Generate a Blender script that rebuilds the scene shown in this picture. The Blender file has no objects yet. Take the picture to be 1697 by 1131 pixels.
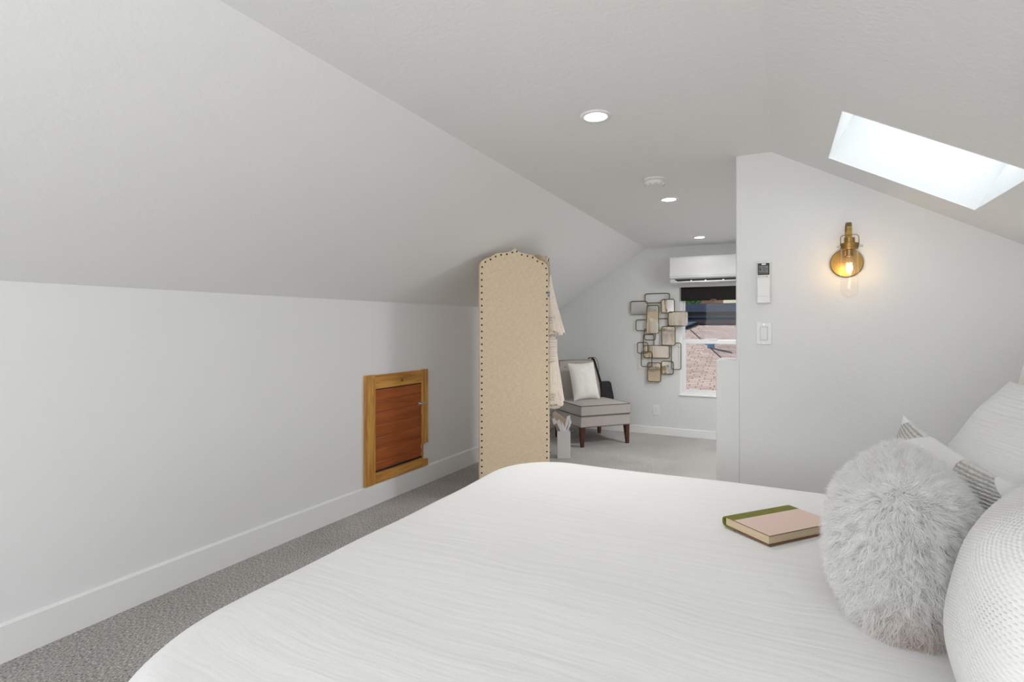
import bpy, bmesh, math, random
import numpy as np
from mathutils import Vector, Matrix
random.seed(7); rng = np.random.default_rng(7)
PI = math.pi
scn = bpy.context.scene
COL = scn.collection

# ------------------------------------------------------------------ materials
def new_mat(name):
    m = bpy.data.materials.new(name); m.use_nodes = True
    nt = m.node_tree; nt.nodes.clear()
    return m, nt
def nd(nt, typ, ins=None, **attrs):
    n = nt.nodes.new(typ)
    for k, v in attrs.items(): setattr(n, k, v)
    for k, v in (ins or {}).items():
        if isinstance(v, bpy.types.NodeSocket): nt.links.new(v, n.inputs[k])
        else: n.inputs[k].default_value = v
    return n
def c4(c):
    return (c[0], c[1], c[2], 1.0)
def lin(r, g, b):
    f = lambda v: ((v/255+0.055)/1.055)**2.4 if v/255 > 0.04045 else v/255/12.92
    return (f(r), f(g), f(b))
def coords(nt, kind='Object', scale=(1, 1, 1), rot=(0, 0, 0)):
    t = nd(nt, 'ShaderNodeTexCoord')
    return nd(nt, 'ShaderNodeMapping', {'Vector': t.outputs[kind], 'Scale': scale, 'Rotation': rot}).outputs[0]
def ramp(nt, fac, stops):
    r = nd(nt, 'ShaderNodeValToRGB', {'Fac': fac})
    e = r.color_ramp.elements
    while len(e) < len(stops): e.new(0.5)
    for i, (p, c) in enumerate(stops):
        e[i].position = p; e[i].color = c4(c)
    return r.outputs[0]
def bump(nt, height, strength=.3, dist=.002, normal=None):
    ins = {'Height': height, 'Strength': strength, 'Distance': dist}
    if normal is not None: ins['Normal'] = normal
    return nd(nt, 'ShaderNodeBump', ins).outputs[0]
def pbr(nt, **ins):
    m = {k.replace('_', ' '): v for k, v in ins.items()}
    if 'Base Color' in m and isinstance(m['Base Color'], tuple) and len(m['Base Color']) == 3: m['Base Color'] = c4(m['Base Color'])
    p = nd(nt, 'ShaderNodeBsdfPrincipled', m)
    o = nd(nt, 'ShaderNodeOutputMaterial', {'Surface': p.outputs[0]})
    return p
def plain(name, col, rough=.5, metal=0., bscale=0, bstr=.2, bdist=.001, spec=.5, var=.0):
    m, nt = new_mat(name)
    v = coords(nt)
    n = nd(nt, 'ShaderNodeTexNoise', {'Vector': v, 'Scale': bscale or 30., 'Detail': 3.})
    base = c4(col)
    if var:
        base = ramp(nt, n.outputs[0], [(.3, tuple(x*(1-var) for x in col)), (.7, tuple(min(1, x*(1+var)) for x in col))])
    kw = dict(Base_Color=base, Roughness=rough, Metallic=metal, Specular_IOR_Level=spec)
    if bscale: kw['Normal'] = bump(nt, n.outputs[0], bstr, bdist)
    pbr(nt, **kw)
    return m
def paint(name, col, scale=70., strength=.25):
    m, nt = new_mat(name)
    v = coords(nt)
    a = nd(nt, 'ShaderNodeTexNoise', {'Vector': v, 'Scale': scale, 'Detail': 3., 'Roughness': .55})
    b = nd(nt, 'ShaderNodeTexNoise', {'Vector': v, 'Scale': scale*.4, 'Detail': 2.})
    s = nd(nt, 'ShaderNodeMath', {0: a.outputs[0], 1: b.outputs[0]}, operation='ADD')
    pbr(nt, Base_Color=c4(col), Roughness=.62, Specular_IOR_Level=.3, Normal=bump(nt, s.outputs[0], strength, .004))
    return m
def fabric(name, col, col2, scale=260., rough=.9, weave=1., sheen=.1):
    m, nt = new_mat(name)
    v1 = coords(nt, scale=(1, 1, .12)); v2 = coords(nt, scale=(.12, .12, 1))
    a = nd(nt, 'ShaderNodeTexNoise', {'Vector': v1, 'Scale': scale, 'Detail': 2.})
    b = nd(nt, 'ShaderNodeTexNoise', {'Vector': v2, 'Scale': scale, 'Detail': 2.})
    s = nd(nt, 'ShaderNodeMath', {0: a.outputs[0], 1: b.outputs[0]}, operation='ADD')
    h = nd(nt, 'ShaderNodeMath', {0: s.outputs[0], 1: .5}, operation='MULTIPLY')
    c = ramp(nt, h.outputs[0], [(.36, col2), (.62, col)])
    pbr(nt, Base_Color=c, Roughness=rough, Sheen_Weight=sheen, Specular_IOR_Level=.2, Normal=bump(nt, h.outputs[0], .35*weave, .0015))
    return m
def wood(name, ca, cb, axis='Z', scale=1.):
    m, nt = new_mat(name)
    sc = {'X': (1.2, 14, 14), 'Y': (14, 1.2, 14), 'Z': (14, 14, 1.2)}[axis]
    v = coords(nt, scale=tuple(x*scale for x in sc))
    a = nd(nt, 'ShaderNodeTexNoise', {'Vector': v, 'Scale': 2.2, 'Detail': 6., 'Distortion': 1.1})
    k = nd(nt, 'ShaderNodeTexVoronoi', {'Vector': coords(nt, scale=(1, 1, 1)), 'Scale': 5.5})
    kn = nd(nt, 'ShaderNodeMapRange', {'Value': k.outputs['Distance'], 'From Min': .02, 'From Max': .09, 'To Min': .45, 'To Max': 0.})
    f = nd(nt, 'ShaderNodeMath', {0: a.outputs[0], 1: kn.outputs[0]}, operation='SUBTRACT')
    c = ramp(nt, f.outputs[0], [(.1, tuple(x*.35 for x in cb)), (.36, cb), (.62, ca)])
    pbr(nt, Base_Color=c, Roughness=.42, Normal=bump(nt, a.outputs[0], .12, .001))
    return m
def glass_mat(name, tint=(1, 1, 1), edge=.35, rough=.02, base=.006):
    m, nt = new_mat(name)
    t = nd(nt, 'ShaderNodeBsdfTransparent', {'Color': c4(tint)})
    g = nd(nt, 'ShaderNodeBsdfGlossy', {'Color': (1, 1, 1, 1), 'Roughness': rough})
    w = nd(nt, 'ShaderNodeLayerWeight', {'Blend': .5})
    pw = nd(nt, 'ShaderNodeMath', {0: w.outputs['Facing'], 1: 4.}, operation='POWER')
    k = nd(nt, 'ShaderNodeMath', {0: pw.outputs[0], 1: edge, 2: base}, operation='MULTIPLY_ADD')
    s = nd(nt, 'ShaderNodeMixShader', {0: k.outputs[0], 1: t.outputs[0], 2: g.outputs[0]})
    nd(nt, 'ShaderNodeOutputMaterial', {'Surface': s.outputs[0]})
    return m
def emit(name, col, strength):
    m, nt = new_mat(name)
    e = nd(nt, 'ShaderNodeEmission', {'Color': c4(col), 'Strength': strength})
    nd(nt, 'ShaderNodeOutputMaterial', {'Surface': e.outputs[0]})
    return m

M = {}
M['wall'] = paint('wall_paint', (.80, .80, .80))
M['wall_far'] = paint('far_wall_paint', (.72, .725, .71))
M['ceiling'] = paint('ceiling_paint', (.84, .84, .83))
M['trim'] = plain('trim_paint', (.84, .84, .83), .35)
M['white_plastic'] = plain('white_plastic', (.82, .82, .81), .35)
M['grey_plastic'] = plain('grey_plastic', (.45, .45, .45), .4)
M['lcd'] = plain('lcd_screen', (.16, .16, .16), .3)
M['black_plastic'] = plain('black_plastic', (.012, .012, .013), .4)
M['metal_dark'] = plain('black_metal', (.02, .02, .022), .35, .6)
M['steel'] = plain('brushed_steel', (.55, .55, .56), .3, 1.)
M['bronze'] = plain('aged_bronze', lin(34, 25, 17), .5, .4)
M['brass'] = plain('antique_brass', lin(158, 126, 72), .36, 1., 60, .1, .0005)
M['gold_frame'] = plain('antique_gold_frame', lin(112, 102, 68), .45, .8, 40, .2, .0005)
M['mirror'] = plain('mirror_glass', (.82, .82, .82), .02, 1.)
M['cedar_v'] = wood('yellow_cedar_upright', lin(212, 158, 76), lin(172, 116, 46), 'Z')
M['cedar_h'] = wood('yellow_cedar_rail', lin(212, 156, 76), lin(172, 116, 46), 'Y')
M['redwood'] = wood('red_cedar_panel', lin(172, 92, 38), lin(150, 76, 30), 'Y', .6)
M['walnut'] = wood('dark_walnut', lin(90, 46, 28), lin(52, 26, 16), 'Z')
M['burlap'] = fabric('beige_burlap', lin(233, 214, 186), lin(215, 194, 163), 230., .95, .8)
M['chair_fabric'] = fabric('grey_upholstery', lin(188, 180, 175), lin(174, 166, 160), 420., .9, .3)
M['piping'] = fabric('dark_piping', lin(120, 112, 106), lin(98, 92, 88), 300.)
M['cushion_white'] = fabric('ivory_cushion_cloth', lin(248, 247, 242), lin(238, 236, 228), 160.)
M['shawl'] = fabric('ivory_lace_cloth', lin(238, 227, 213), lin(220, 205, 188), 220., .9, 1., .2)
M['taupe'] = fabric('taupe_cloth', lin(190, 174, 148), lin(164, 146, 120), 200.)
M['black_leather'] = plain('black_leather', (.014, .014, .015), .5, 0, 90, .3, .001)
M['paper_white'] = plain('white_paper', (.70, .70, .685), .7)
M['paper_grey'] = plain('grey_paper', (.40, .39, .37), .8)
M['paper_tan'] = plain('tan_paper', lin(190, 170, 150), .8)
M['tissue'] = plain('tissue_paper', (.80, .79, .78), .8)
M['book_green'] = fabric('green_book_cloth', lin(126, 126, 60), lin(110, 111, 48), 500., .7, .3, 0)
M['book_green_dark'] = plain('dark_green_book_spine', lin(62, 60, 30), .6)
M['book_pink'] = plain('pink_book_paper', lin(222, 196, 182), .6, 0, 300, .1, .0005)
M['book_edge_and_shade'] = plain('book_board_edge_and_shade', lin(120, 86, 62), .7)
M['lampshade'] = plain('linen_lampshade', (.86, .84, .80), .8, 0, 150, .2, .001)
M['blind'] = fabric('charcoal_blind_cloth', lin(48, 46, 44), lin(34, 33, 32), 300., .85, .5, 0)
M['window_glass'] = glass_mat('window_glass', (1, 1, 1), .4)
M['shade_glass'] = glass_mat('clear_lamp_glass', (.97, .97, .97), .9, .02, .035)
M['filament'] = emit('glowing_filament', (1., .62, .22), 55.)
M['led'] = emit('downlight_diffuser', (1., .975, .94), 28.)
M['vinyl'] = plain('white_vinyl', (.80, .80, .80), .3)

# book pages: fine stacked lines
m, nt = new_mat('book_pages')
w = nd(nt, 'ShaderNodeTexNoise', {'Vector': coords(nt, scale=(2, 2, 900)), 'Scale': 1., 'Detail': 1.})
pbr(nt, Base_Color=ramp(nt, w.outputs[0], [(.3, lin(196, 178, 146)), (.7, lin(226, 208, 176))]), Roughness=.9)
M['pages'] = m
# carpet
m, nt = new_mat('loop_carpet')
v = coords(nt)
a = nd(nt, 'ShaderNodeTexNoise', {'Vector': v, 'Scale': 150., 'Detail': 3., 'Roughness': .7})
b = nd(nt, 'ShaderNodeTexNoise', {'Vector': coords(nt, scale=(1, .35, 1)), 'Scale': 210., 'Detail': 2.})
g = nd(nt, 'ShaderNodeTexNoise', {'Vector': v, 'Scale': 2.2, 'Detail': 2.})
s = nd(nt, 'ShaderNodeMath', {0: a.outputs[0], 1: b.outputs[0]}, operation='ADD')
s2 = nd(nt, 'ShaderNodeMath', {0: s.outputs[0], 1: .5}, operation='MULTIPLY')
s3 = nd(nt, 'ShaderNodeMath', {0: g.outputs[0], 1: .12, 2: s2.outputs[0]}, operation='MULTIPLY_ADD')
pbr(nt, Base_Color=ramp(nt, s3.outputs[0], [(.43, lin(112, 109, 107)), (.56, lin(172, 168, 164)), (.70, lin(222, 218, 214))]), Roughness=1., Specular_IOR_Level=.05,
    Normal=bump(nt, s2.outputs[0], .9, .006))
M['carpet'] = m
# duvet: crinkled cotton, ripples run along X
m, nt = new_mat('crinkled_cotton_duvet')
wp = nd(nt, 'ShaderNodeTexNoise', {'Vector': coords(nt), 'Scale': 2.3, 'Detail': 2.})
off = nd(nt, 'ShaderNodeVectorMath', {0: wp.outputs['Color'], 'Scale': .10}, operation='SCALE')
add = nd(nt, 'ShaderNodeVectorMath', {0: coords(nt), 1: off.outputs[0]}, operation='ADD')
mp = nd(nt, 'ShaderNodeMapping', {'Vector': add.outputs[0], 'Scale': (1.6, 30, 30)})
r1 = nd(nt, 'ShaderNodeTexNoise', {'Vector': mp.outputs[0], 'Scale': 1., 'Detail': 2., 'Roughness': .5})
mp2 = nd(nt, 'ShaderNodeMapping', {'Vector': add.outputs[0], 'Scale': (5, 90, 90)})
r2 = nd(nt, 'ShaderNodeTexNoise', {'Vector': mp2.outputs[0], 'Scale': 1., 'Detail': 3.})
fine = nd(nt, 'ShaderNodeTexNoise', {'Vector': coords(nt), 'Scale': 420., 'Detail': 2.})
b1 = bump(nt, r1.outputs[0], .28, .006)
b2 = bump(nt, r2.outputs[0], .26, .0022, b1)
b3 = bump(nt, fine.outputs[0], .2, .001, b2)
pbr(nt, Base_Color=(.79, .787, .782), Roughness=.92, Sheen_Weight=.1, Specular_IOR_Level=.15, Normal=b3)
M['duvet'] = m
def uvmap(nt, scale, rot=0):
    t = nd(nt, 'ShaderNodeTexCoord')
    return nd(nt, 'ShaderNodeMapping', {'Vector': t.outputs['UV'], 'Scale': scale, 'Rotation': (0, 0, rot)}).outputs[0]
# waffle weave with small holes
m, nt = new_mat('white_waffle_weave')
v = uvmap(nt, (38, 58, 1), .5)
wa = nd(nt, 'ShaderNodeTexWave', {'Vector': v, 'Scale': .5, 'Distortion': .6, 'Detail': 1.}, bands_direction='X')
wb = nd(nt, 'ShaderNodeTexWave', {'Vector': v, 'Scale': .5, 'Distortion': .6, 'Detail': 1.}, bands_direction='Y')
mx = nd(nt, 'ShaderNodeMath', {0: wa.outputs[0], 1: wb.outputs[0]}, operation='MINIMUM')
ad = nd(nt, 'ShaderNodeMath', {0: wa.outputs[0], 1: wb.outputs[0]}, operation='ADD')
pt = nd(nt, 'ShaderNodeTexNoise', {'Vector': uvmap(nt, (1, 1, 1)), 'Scale': 4.5, 'Detail': 1.})
pg = nd(nt, 'ShaderNodeMapRange', {'Value': pt.outputs[0], 'From Min': .42, 'From Max': .62, 'To Min': 0., 'To Max': 1.})
hole = nd(nt, 'ShaderNodeMapRange', {'Value': ad.outputs[0], 'From Min': .12, 'From Max': .34, 'To Min': 1., 'To Max': 0.})
hh = nd(nt, 'ShaderNodeMath', {0: hole.outputs[0], 1: pg.outputs[0]}, operation='MULTIPLY')
cc = ramp(nt, hh.outputs[0], [(0, (.82, .815, .80)), (1, (.42, .41, .39))])
pbr(nt, Base_Color=cc, Roughness=.95, Specular_IOR_Level=.1, Normal=bump(nt, ad.outputs[0], .32, .004))
M['waffle'] = m
# pleated stripes
m, nt = new_mat('white_pleated_cotton')
v = uvmap(nt, (1, 13, 1), .12)
wa = nd(nt, 'ShaderNodeTexWave', {'Vector': v, 'Scale': .45, 'Distortion': 1.4, 'Detail': 2., 'Detail Scale': .7}, bands_direction='Y', wave_profile='SAW')
nz = nd(nt, 'ShaderNodeTexNoise', {'Vector': uvmap(nt, (5, 70, 1)), 'Scale': 1., 'Detail': 3.})
b1 = bump(nt, wa.outputs[0], .55, .011); b2 = bump(nt, nz.outputs[0], .55, .008, b1)
pbr(nt, Base_Color=(.84, .84, .835), Roughness=.92, Specular_IOR_Level=.1, Normal=b2)
M['pleat'] = m
# cushion with grey ribbed knit corners
m, nt = new_mat('white_cushion_with_knit_corners')
v = uvmap(nt, (1, 1, 1))
sep = nd(nt, 'ShaderNodeSeparateXYZ', {0: v})
def cent(o):
    a = nd(nt, 'ShaderNodeMath', {0: o, 1: .5}, operation='SUBTRACT')
    return nd(nt, 'ShaderNodeMath', {0: a.outputs[0]}, operation='ABSOLUTE').outputs[0]
su = nd(nt, 'ShaderNodeMath', {0: cent(sep.outputs[0]), 1: cent(sep.outputs[1])}, operation='ADD')
band = nd(nt, 'ShaderNodeMapRange', {'Value': su.outputs[0], 'From Min': .66, 'From Max': .665, 'To Min': 0., 'To Max': 1.})
band2 = nd(nt, 'ShaderNodeMapRange', {'Value': su.outputs[0], 'From Min': .885, 'From Max': .89, 'To Min': 1., 'To Max': 0.})
bb = nd(nt, 'ShaderNodeMath', {0: band.outputs[0], 1: band2.outputs[0]}, operation='MULTIPLY')
rib = nd(nt, 'ShaderNodeTexWave', {'Vector': uvmap(nt, (1, 1, 1)), 'Scale': 15., 'Distortion': 2.6, 'Detail': 2., 'Detail Scale': 5.}, bands_direction='Y')
ribc = ramp(nt, rib.outputs[0], [(.05, (.46, .45, .43)), (.4, (.78, .77, .74))])
mixc = nd(nt, 'ShaderNodeMix', {'Factor': bb.outputs[0], 'A': (.83, .825, .81, 1), 'B': ribc}, data_type='RGBA')
for s_ in mixc.inputs:
    pass
mixc.inputs[6].default_value = (.83, .825, .81, 1); nt.links.new(ribc, mixc.inputs[7])
hb = nd(nt, 'ShaderNodeMath', {0: rib.outputs[0], 1: bb.outputs[0]}, operation='MULTIPLY')
pbr(nt, Base_Color=mixc.outputs[2], Roughness=.95, Specular_IOR_Level=.1, Normal=bump(nt, hb.outputs[0], .8, .006))
M['knit'] = m
# fur strands
m, nt = new_mat('white_faux_fur')
oi = nd(nt, 'ShaderNodeTexNoise', {'Vector': coords(nt), 'Scale': 40., 'Detail': 2.})
colf = ramp(nt, oi.outputs[0], [(.3, (.93, .925, .915)), (.7, (.965, .96, .955))])
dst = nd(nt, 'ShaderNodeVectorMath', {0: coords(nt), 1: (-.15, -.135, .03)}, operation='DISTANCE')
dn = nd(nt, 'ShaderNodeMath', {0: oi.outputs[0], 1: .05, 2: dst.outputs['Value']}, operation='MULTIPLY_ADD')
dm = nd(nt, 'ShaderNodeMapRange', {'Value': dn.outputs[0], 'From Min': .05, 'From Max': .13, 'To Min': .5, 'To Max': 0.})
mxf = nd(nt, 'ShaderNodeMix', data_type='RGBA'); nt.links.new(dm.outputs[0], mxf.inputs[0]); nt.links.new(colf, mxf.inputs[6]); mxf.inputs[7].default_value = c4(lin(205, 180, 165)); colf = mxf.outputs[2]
d1 = nd(nt, 'ShaderNodeBsdfDiffuse', {'Color': colf})
d2 = nd(nt, 'ShaderNodeBsdfTranslucent', {'Color': colf})
ms = nd(nt, 'ShaderNodeMixShader', {0: .5, 1: d1.outputs[0], 2: d2.outputs[0]})
nd(nt, 'ShaderNodeOutputMaterial', {'Surface': ms.outputs[0]})
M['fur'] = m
M['fur_base'] = plain('fur_backing', (.70, .69, .67), 1.)
# shingles (brick pattern in roof-plane UV)
def shingle(name, ca, cb, mortar, sc):
    m, nt = new_mat(name)
    br = nd(nt, 'ShaderNodeTexBrick', {'Vector': uvmap(nt, (sc, sc, 1)), 'Color1': c4(ca), 'Color2': c4(cb), 'Mortar': c4(mortar), 'Scale': 1., 'Mortar Size': .035,
                                      'Brick Width': 1.35, 'Row Height': .62, 'Bias': 0.}, offset=.37, squash=1.2, squash_frequency=3)
    n = nd(nt, 'ShaderNodeTexNoise', {'Vector': uvmap(nt, (1, 1, 1)), 'Scale': 2., 'Detail': 4.})
    mx = nd(nt, 'ShaderNodeMix', data_type='RGBA', blend_type='MULTIPLY')
    mx.inputs[0].default_value = .45
    nt.links.new(br.outputs[0], mx.inputs[6]); nt.links.new(ramp(nt, n.outputs[0], [(.3, (.7, .7, .7)), (.7, (1, 1, 1))]), mx.inputs[7])
    pbr(nt, Base_Color=mx.outputs[2], Roughness=.95, Normal=bump(nt, br.outputs['Fac'], .6, -.01))
    return m
M['shingle'] = shingle('pink_asphalt_shingles', lin(208, 187, 176), lin(184, 160, 149), lin(100, 80, 72), 7.2)
M['slate'] = shingle('navy_slate', lin(72, 92, 120), lin(60, 80, 108), lin(18, 24, 36), .8)
M['navy'] = plain('navy_fascia', lin(78, 96, 122), .6)
M['navy_dark'] = plain('dark_fascia', lin(26, 30, 38), .6)
M['pale_blue'] = plain('pale_blue_siding', lin(140, 180, 206), .7)
M['orange'] = plain('orange_brick', lin(236, 160, 122), .8, 0, 20, .2, .01, var=.1)
M['leaf'] = plain('green_leaves', lin(120, 168, 70), .7, 0, 6, .2, .01, var=.4)
M['bark'] = plain('brown_bark', lin(80, 62, 46), .9, 0, 20, .5, .01)
M['ground'] = plain('street_ground', lin(120, 124, 118), .95, 0, 3, .3, .02)
M['stucco'] = plain('neighbour_stucco', lin(196, 190, 180), .9, 0, 30, .3, .01)

# ------------------------------------------------------------------ mesh helpers
class MB:
    """collects shapes; build() links them as one mesh object"""
    def __init__(self): self.v = []; self.f = []; self.uv = {}; self.mi = []; self.cur = 0
    def add(self, vs, fs, mi=None):
        o = len(self.v); self.v += [tuple(p) for p in vs]
        for q in fs:
            self.f.append(tuple(i+o for i in q)); self.mi.append(self.cur if mi is None else mi)
        return o
    def box(self, a, b, mi=None):
        (x0, y0, z0), (x1, y1, z1) = [tuple(min(a[i], b[i]) for i in range(3)), tuple(max(a[i], b[i]) for i in range(3))]
        vs = [(x0, y0, z0), (x1, y0, z0), (x1, y1, z0), (x0, y1, z0), (x0, y0, z1), (x1, y0, z1), (x1, y1, z1), (x0, y1, z1)]
        self.add(vs, [(0, 3, 2, 1), (4, 5, 6, 7), (0, 1, 5, 4), (1, 2, 6, 5), (2, 3, 7, 6), (3, 0, 4, 7)], mi); return self
    def quad(self, *p, mi=None): self.add(p, [tuple(range(len(p)))], mi); return self
    def prism(self, pts, fn, t0, t1, mi=None):
        n = len(pts)
        vs = [fn(a, b, t0) for a, b in pts]+[fn(a, b, t1) for a, b in pts]
        fs = [tuple(reversed(range(n))), tuple(range(n, 2*n))]+[(i, (i+1) % n, n+(i+1) % n, n+i) for i in range(n)]
        self.add(vs, fs, mi); return self
    def lathe(self, prof, c=(0, 0, 0), n=32, axis='Z', mi=None):
        vs = []; fs = []
        for r, h in prof:
            for k in range(n):
                a = 2*PI*k/n; p = (r*math.cos(a), r*math.sin(a), h)
                if axis == 'Y': p = (p[0], p[2], p[1])
                if axis == 'X': p = (p[2], p[0], p[1])
                vs.append(tuple(p[i]+c[i] for i in range(3)))
        for j in range(len(prof)-1):
            for k in range(n):
                q = (j*n+k, j*n+(k+1) % n, (j+1)*n+(k+1) % n, (j+1)*n+k)
                fs.append(q if axis != 'Y' else tuple(reversed(q)))
        fs.append(tuple(reversed(range(n)))); fs.append(tuple(range((len(prof)-1)*n, len(prof)*n)))
        self.add(vs, fs, mi); return self
    def tube(self, pts, r, n=10, closed=False, mi=None):
        P = [Vector(p) for p in pts]; m = len(P); vs = []; fs = []; up = None
        rr = r if isinstance(r, (list, tuple)) else [r]*m
        for i in range(m):
            if closed: t = (P[(i+1) % m]-P[i-1]).normalized()
            else: t = (P[min(i+1, m-1)]-P[max(i-1, 0)]).normalized()
            if up is None:
                up = Vector((0, 0, 1)) if abs(t.z) < .9 else Vector((1, 0, 0))
            a = (up-t*up.dot(t)).normalized(); up = a; b = t.cross(a)
            for k in range(n):
                th = 2*PI*k/n; vs.append(P[i]+(a*math.cos(th)+b*math.sin(th))*rr[i])
        for i in range(m if closed else m-1):
            j = (i+1) % m
            for k in range(n): fs.append((i*n+k, i*n+(k+1) % n, j*n+(k+1) % n, j*n+k))
        if not closed: fs += [tuple(reversed(range(n))), tuple(range((m-1)*n, m*n))]
        self.add(vs, fs, mi); return self
    def build(self, name, mats, parent=None, smooth=False, bevel=0, segs=2, subsurf=0):
        me = bpy.data.meshes.new(name); me.from_pydata(self.v, [], self.f); me.update()
        for m_ in (mats if isinstance(mats, (list, tuple)) else [mats]): me.materials.append(m_)
        for i, p in enumerate(me.polygons): p.material_index = self.mi[i]
        return link(name, me, parent, smooth, bevel, segs, subsurf)
def link(name, me, parent=None, smooth=False, bevel=0, segs=2, subsurf=0, fix=True):
    if fix:
        bm = bmesh.new(); bm.from_mesh(me); bmesh.ops.recalc_face_normals(bm, faces=bm.faces); bm.to_mesh(me); bm.free()
    o = bpy.data.objects.new(name, me); COL.objects.link(o)
    if parent is not None: o.parent = parent
    if smooth:
        for p in me.polygons: p.use_smooth = True
    if bevel:
        md = o.modifiers.new('bevel', 'BEVEL'); md.width = bevel; md.segments = segs; md.limit_method = 'ANGLE'; md.angle_limit = .6
        for p in me.polygons: p.use_smooth = True
        md.harden_normals = True
    if subsurf:
        md = o.modifiers.new('subdivision', 'SUBSURF'); md.levels = subsurf; md.render_levels = subsurf
    return o
def thing(name, label, cat, loc=(0, 0, 0), rotz=0., group=None):
    o = bpy.data.objects.new(name, None); COL.objects.link(o); o.empty_display_size = .1
    o.location = loc; o.rotation_euler = (0, 0, rotz); o['label'] = label; o['category'] = cat
    if group: o['group'] = group
    return o
def tag(o, label, cat, group=None):
    o['label'] = label; o['category'] = cat
    if group: o['group'] = group
    return o
def struct(o): o['kind'] = 'structure'; return o
def set_uv(o, fn):
    me = o.data; uv = me.uv_layers.new(name='UVMap')
    for lp in me.loops:
        uv.data[lp.index].uv = fn(me.vertices[lp.vertex_index].co)
def rrect(x0, y0, x1, y1, r, n=5):
    out = []
    for cx, cy, a0 in ((x1-r, y1-r, 0), (x0+r, y1-r, PI/2), (x0+r, y0+r, PI), (x1-r, y0+r, 1.5*PI)):
        for k in range(n+1):
            a = a0+PI/2*k/n; out.append((cx+r*math.cos(a), cy+r*math.sin(a)))
    return out

# ------------------------------------------------------------------ room dimensions
YB, YF = -1.7, 6.355         # wall behind the camera, far gable wall
H = 2.19                     # flat ceiling
XC0, XC1 = -1.412, -.04      # flat strip of the ceiling
XR = 1.06; SR = .555         # right knee wall, pitch of the right slope
ZR = H-SR*(XR-XC1)
YS, XS = 3.13, -.211         # partition with the sconce
_xl = [(-1.8, -2.632), (.8, -2.630), (1.6, -2.624), (2.2, -2.608), (3.0, -2.580), (3.7, -2.553), (4.1, -2.538), (4.5, -2.528), (5.0, -2.53), (6.5, -2.555)]
def xl(y): return float(np.interp(y, [a for a, _ in _xl], [b for _, b in _xl]))
def zk(y): return float(np.interp(y, [.9, 4.5], [1.442, 1.450]))

# floor
f = MB(); f.box((-3.2, YB-.15, -.12), (XR+.12, YF+.15, 0)); struct(f.build('floor', M['carpet']))
# left knee wall, left slope (gently bowed as old attic walls are)
ys = list(np.linspace(YB, YF, 34))
wl = MB(); sl = MB()
for a, b in zip(ys[:-1], ys[1:]):
    wl.quad((xl(a), a, 0), (xl(b), b, 0), (xl(b), b, zk(b)), (xl(a), a, zk(a)))
    sl.quad((xl(a), a, zk(a)), (xl(b), b, zk(b)), (XC0, b, H), (XC0, a, H))
def weld(o, d=1e-4):
    bm = bmesh.new(); bm.from_mesh(o.data); bmesh.ops.remove_doubles(bm, verts=bm.verts, dist=d)
    bmesh.ops.recalc_face_normals(bm, faces=bm.faces); bm.to_mesh(o.data); bm.free(); return o
o = struct(weld(wl.build('wall_left', M['wall'], smooth=True)))
o = struct(weld(sl.build('ceiling_left_slope', M['ceiling'], smooth=True)))
c = MB(); c.box((XC0, YB, H), (XC1, YF, H+.05)); struct(c.build('ceiling', M['ceiling']))
# right slope with the skylight opening
SX0, SX1, SY0, SY1 = .203, .737, 2.275, 2.885
zs = lambda x: H-SR*(x-XC1)
r = MB()
def sq(x0, x1, y0, y1): r.quad((x0, y0, zs(x0)), (x1, y0, zs(x1)), (x1, y1, zs(x1)), (x0, y1, zs(x0)))
TY0, TY1 = 4.35, 5.35
sq(XC1, XR, YB, SY0); sq(XC1, XR, SY1, TY0); sq(XC1, XR, TY1, YF); sq(XC1, SX0, TY0, TY1); sq(SX1, XR, TY0, TY1); sq(XC1, SX0, SY0, SY1); sq(SX1, XR, SY0, SY1)
struct(weld(r.build('ceiling_right_slope', M['ceiling'])))
# skylight: shaft square to the roof, frame and glass
nx, nz = SR/math.hypot(SR, 1), 1/math.hypot(SR, 1)
DEP = .27
win2 = bpy.data.objects.new('window_2', None); COL.objects.link(win2); struct(win2)
sh = MB()
def up(x, y, t): return (x+nx*t, y, zs(x)+nz*t)
for (xa, ya), (xb, yb) in (((SX0, SY0), (SX1, SY0)), ((SX1, SY0), (SX1, SY1)), ((SX1, SY1), (SX0, SY1)), ((SX0, SY1), (SX0, SY0))):
    sh.quad(up(xa, ya, 0), up(xb, yb, 0), up(xb, yb, DEP), up(xa, ya, DEP))
sh.build('shaft', M['ceiling'], win2)
bd = MB()
for (xa, ya), (xb, yb) in (((SX0, SY0), (SX1, SY0)), ((SX1, SY0), (SX1, SY1)), ((SX1, SY1), (SX0, SY1)), ((SX0, SY1), (SX0, SY0))):
    bd.tube([up(xa, ya, .001), up(xb, yb, .001)], .0025, 8)
bd.build('corner_bead', M['trim'], win2)
g = MB(); g.quad(up(SX0-.02, SY0-.02, DEP), up(SX1+.02, SY0-.02, DEP), up(SX1+.02, SY1+.02, DEP), up(SX0-.02, SY1+.02, DEP)); g.build('glass', M['window_glass'], win2)
fr = MB()
for x0, x1, y0, y1 in ((SX0-.06, SX0, SY0-.06, SY1+.06), (SX1, SX1+.06, SY0-.06, SY1+.06), (SX0, SX1, SY0-.06, SY0), (SX0, SX1, SY1, SY1+.06)):
    fr.prism([(x0, y0), (x1, y0), (x1, y1), (x0, y1)], lambda a, b, t: up(a, b, t), DEP-.02, DEP+.03)
fr.build('frame', M['navy_dark'], win2)
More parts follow.
